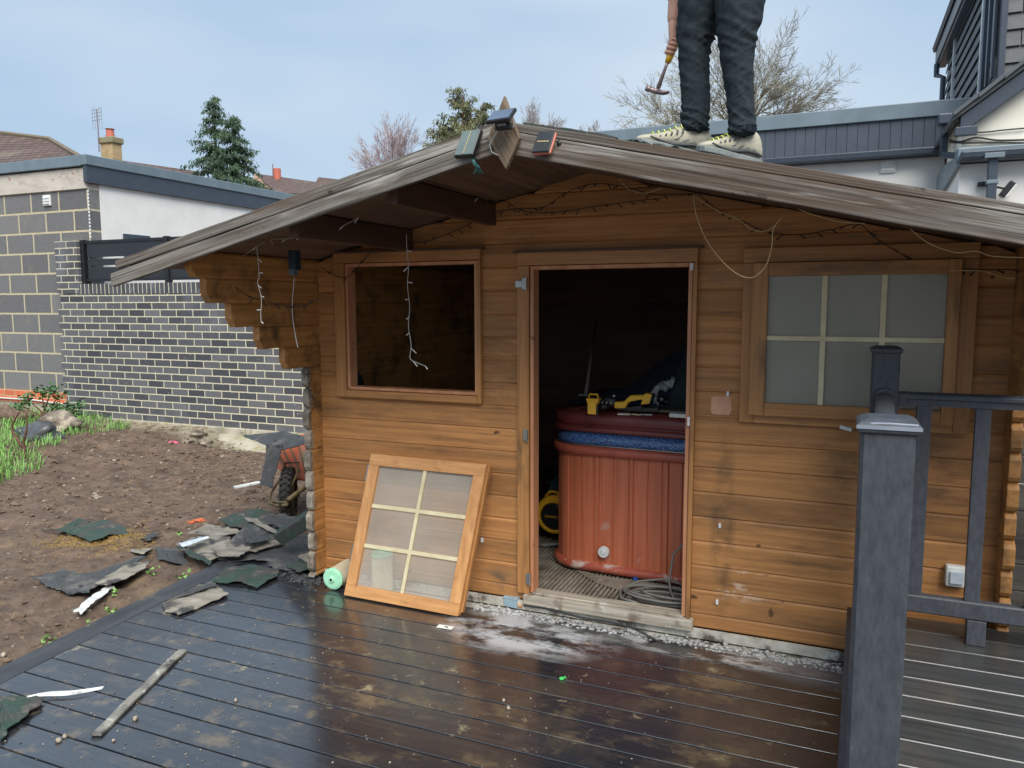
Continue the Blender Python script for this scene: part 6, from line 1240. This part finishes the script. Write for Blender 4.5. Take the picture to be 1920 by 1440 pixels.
# shoes
def shoe(heel, toe, ground, nm):
    d = Vector((toe.x-heel.x, toe.y-heel.y, 0)); ln = d.length; d.normalize(); sd = Vector((-d.y, d.x, 0)); tilt = (ground(toe.x)-ground(heel.x))/ln; up = Vector((0, 0, 1)); g0 = ground(heel.x)
    def W(t, s, h):
        return Vector((heel.x, heel.y, 0))+d*(t*ln)+sd*s+up*(g0+tilt*t*ln+h)
    prof = [(-.02, .022, .030, .072), (.03, .031, .0, .092), (.14, .035, .0, .098), (.27, .036, .0, .094), (.40, .036, .0, .082), (.55, .040, .0, .062), (.70, .043, .0, .047), (.84, .041, .0, .038), (.95, .032, .002, .030), (1.0, .016, .006, .022)]
    rings = []
    for t, w_, h0, h1 in prof:
        w2 = w_; r_ = []
        for k in range(14):
            a = 2*pi*k/14; cx_, cz = cos(a), sin(a); sup = (abs(cx_)**.8)*(1 if cx_ > 0 else -1); h1_ = h1*1.36; zc = (.014+h1_)/2; hh = (h1_-.014)/2; wtop = 1-.32*max(0, cz)*(1 if t < .5 else .5); r_.append(W(t, w2*sup*wtop, zc+hh*cz))
        rings.append(r_)
    mb = MB(); mb.loft(rings); up_ = B(mb, 'shoe', m_shoe, per, smooth=True); md = up_.modifiers.new('s', 'SUBSURF'); md.levels = md.render_levels = 2
    rings = []
    for t, w_, h0, h1 in prof: 
        w2 = w_*1.06+.001; r_ = [W(t, -w2, h0*.5+.003), W(t, -w2*.9, h0*.5), W(t, w2*.9, h0*.5), W(t, w2, h0*.5+.003), W(t, w2, .021), W(t, w2*.93, .024), W(t, -w2*.93, .024), W(t, -w2, .021)]; rings.append(r_)
    mb = MB(); mb.loft(rings); B(mb, 'sole', m_sole, up_, smooth=False, bevel=.003)
    mb = MB()
    for s in (-1, 1):
        pts = [W(t, s*(w_*.97+.0), .034+.008*sin(t*8)) for t, w_, h0, h1 in prof[1:-2]]; mb.tube(pts, [.004, .0065, .007, .008, .006, .004, .002], 6)
    B(mb, 'dark_band', m_shoek, up_, smooth=True)
    mb = MB()
    for k in range(6):
        t = .40+.075*k; hh = (.083, .077, .068, .060, .053, .047)[k]*1.36-.006; w_ = .024; mb.tube([W(t, -w_-.004, hh-.014), W(t+.01, -w_*.6, hh+.002), W(t, 0, hh+.006), W(t+.01, w_*.6, hh+.002), W(t, w_+.004, hh-.014)], .0022, 6)
    mb.tube([W(.36, -.01, .128), W(.33, -.03, .14), W(.3, -.012, .135), W(.36, .0, .128), W(.32, .03, .138), W(.38, .02, .125)], .003, 5); B(mb, 'laces', m_neon, up_, smooth=True)
    mb = MB()
    for k in range(5):
        t = .40+.075*k; mb.tube([W(t, -.036, .092-.011*k), W(t+.015, -.039, .074-.008*k)], .0035, 5); mb.tube([W(t, .036, .092-.011*k), W(t+.015, .039, .074-.008*k)], .0035, 5)
    B(mb, 'eyelets', m_shoek, up_)
    mb = MB()
    for k in range(4):
        t = .12+.1*k; mb.tube([W(t, -.0385, .040+.01*k), W(t+.05, -.040, .052), W(t+.10, -.0385, .045)], [.001, .0022, .001], 5); mb.tube([W(t, .0385, .040+.01*k), W(t+.05, .040, .052), W(t+.10, .0385, .045)], [.001, .0022, .001], 5)
    B(mb, 'grey_stripes', m_sole, up_); mb = MB()
    pts = [W(.17, -.037, .078), W(.12, -.0375, .07), W(.10, -.037, .078), W(.05, -.034, .095)] if True else []
    mb.tube(pts, [.0005, .0028, .002, .0006], 5); B(mb, 'side_mark', m_shoek, up_)
    return up_
gz = lambda x: rooftop(x)+.010
hNn, tNn = pp(1421, 296, -.90), pp(1330, 286, -1.0); shoe(Vector((hNn.x, -.86, 0)), Vector((hNn.x-.20, -.995, 0)), gz, 'near')
hFf, tFf = pp(1331, 280, -.80), pp(1214, 268, -.93); shoe(Vector((hFf.x, -.80, 0)), Vector((hFf.x-.255, -.94, 0)), gz, 'far')
# hammer
hm = E('hammer', gp, 'claw hammer with yellow grip in the hand of the person on the roof', 'hammer')
mb = MB(); mb.tube([ham_top-hax*.05, ham_top, gp+hax*.045, gp+hax*.068], [.012, .014, .0145, .011], 10); B(mb, 'grip', m_yel, hm, smooth=True)
m_hh = plain('worn_hammer_steel', (.30, .23, .22), .4, .6)
mb = MB(); mb.tube([gp+hax*.06, gp+hax*.085, ham_bot], [.008, .0065, .009], 8); B(mb, 'shaft', m_hh, hm, smooth=True)
f1 = pp(1212, 165, -.74); f2 = pp(1256, 173, -.74); cx = pp(1234, 173, -.74)
mb = MB(); mb.tube([f1, f1+(cx-f1)*.28, f1+(cx-f1)*.34, f1+(cx-f1)*.7, cx+Vector((0, 0, .004))], [.0125, .0125, .0085, .0105, .012], 12)
for s in (-.006, .006): mb.tube([cx+Vector((0, s*.6, .002)), cx+Vector((.02, s, -.004)), cx+(f2-cx)*.75+Vector((0, s*1.4, -.001)), f2+Vector((0, s*1.8, .002))], [.010, .008, .0055, .0015], 8)
B(mb, 'head', m_hh, hm, smooth=True)
# loose felt scraps at the feet
q = pp(1195, 262, -1.0); mb = MB(); 
for i in range(7): x = q.x-.03+i*.028; mb.blob((x, -1.0+.02*(i % 2), rooftop(x)+.006), (.028, .05, .010), i, 2, .4)
B(mb, 'felt_scrap', m_felt_g, label='crumpled green felt scrap at the toe of the shoe on the roof edge', cat='felt scrap')
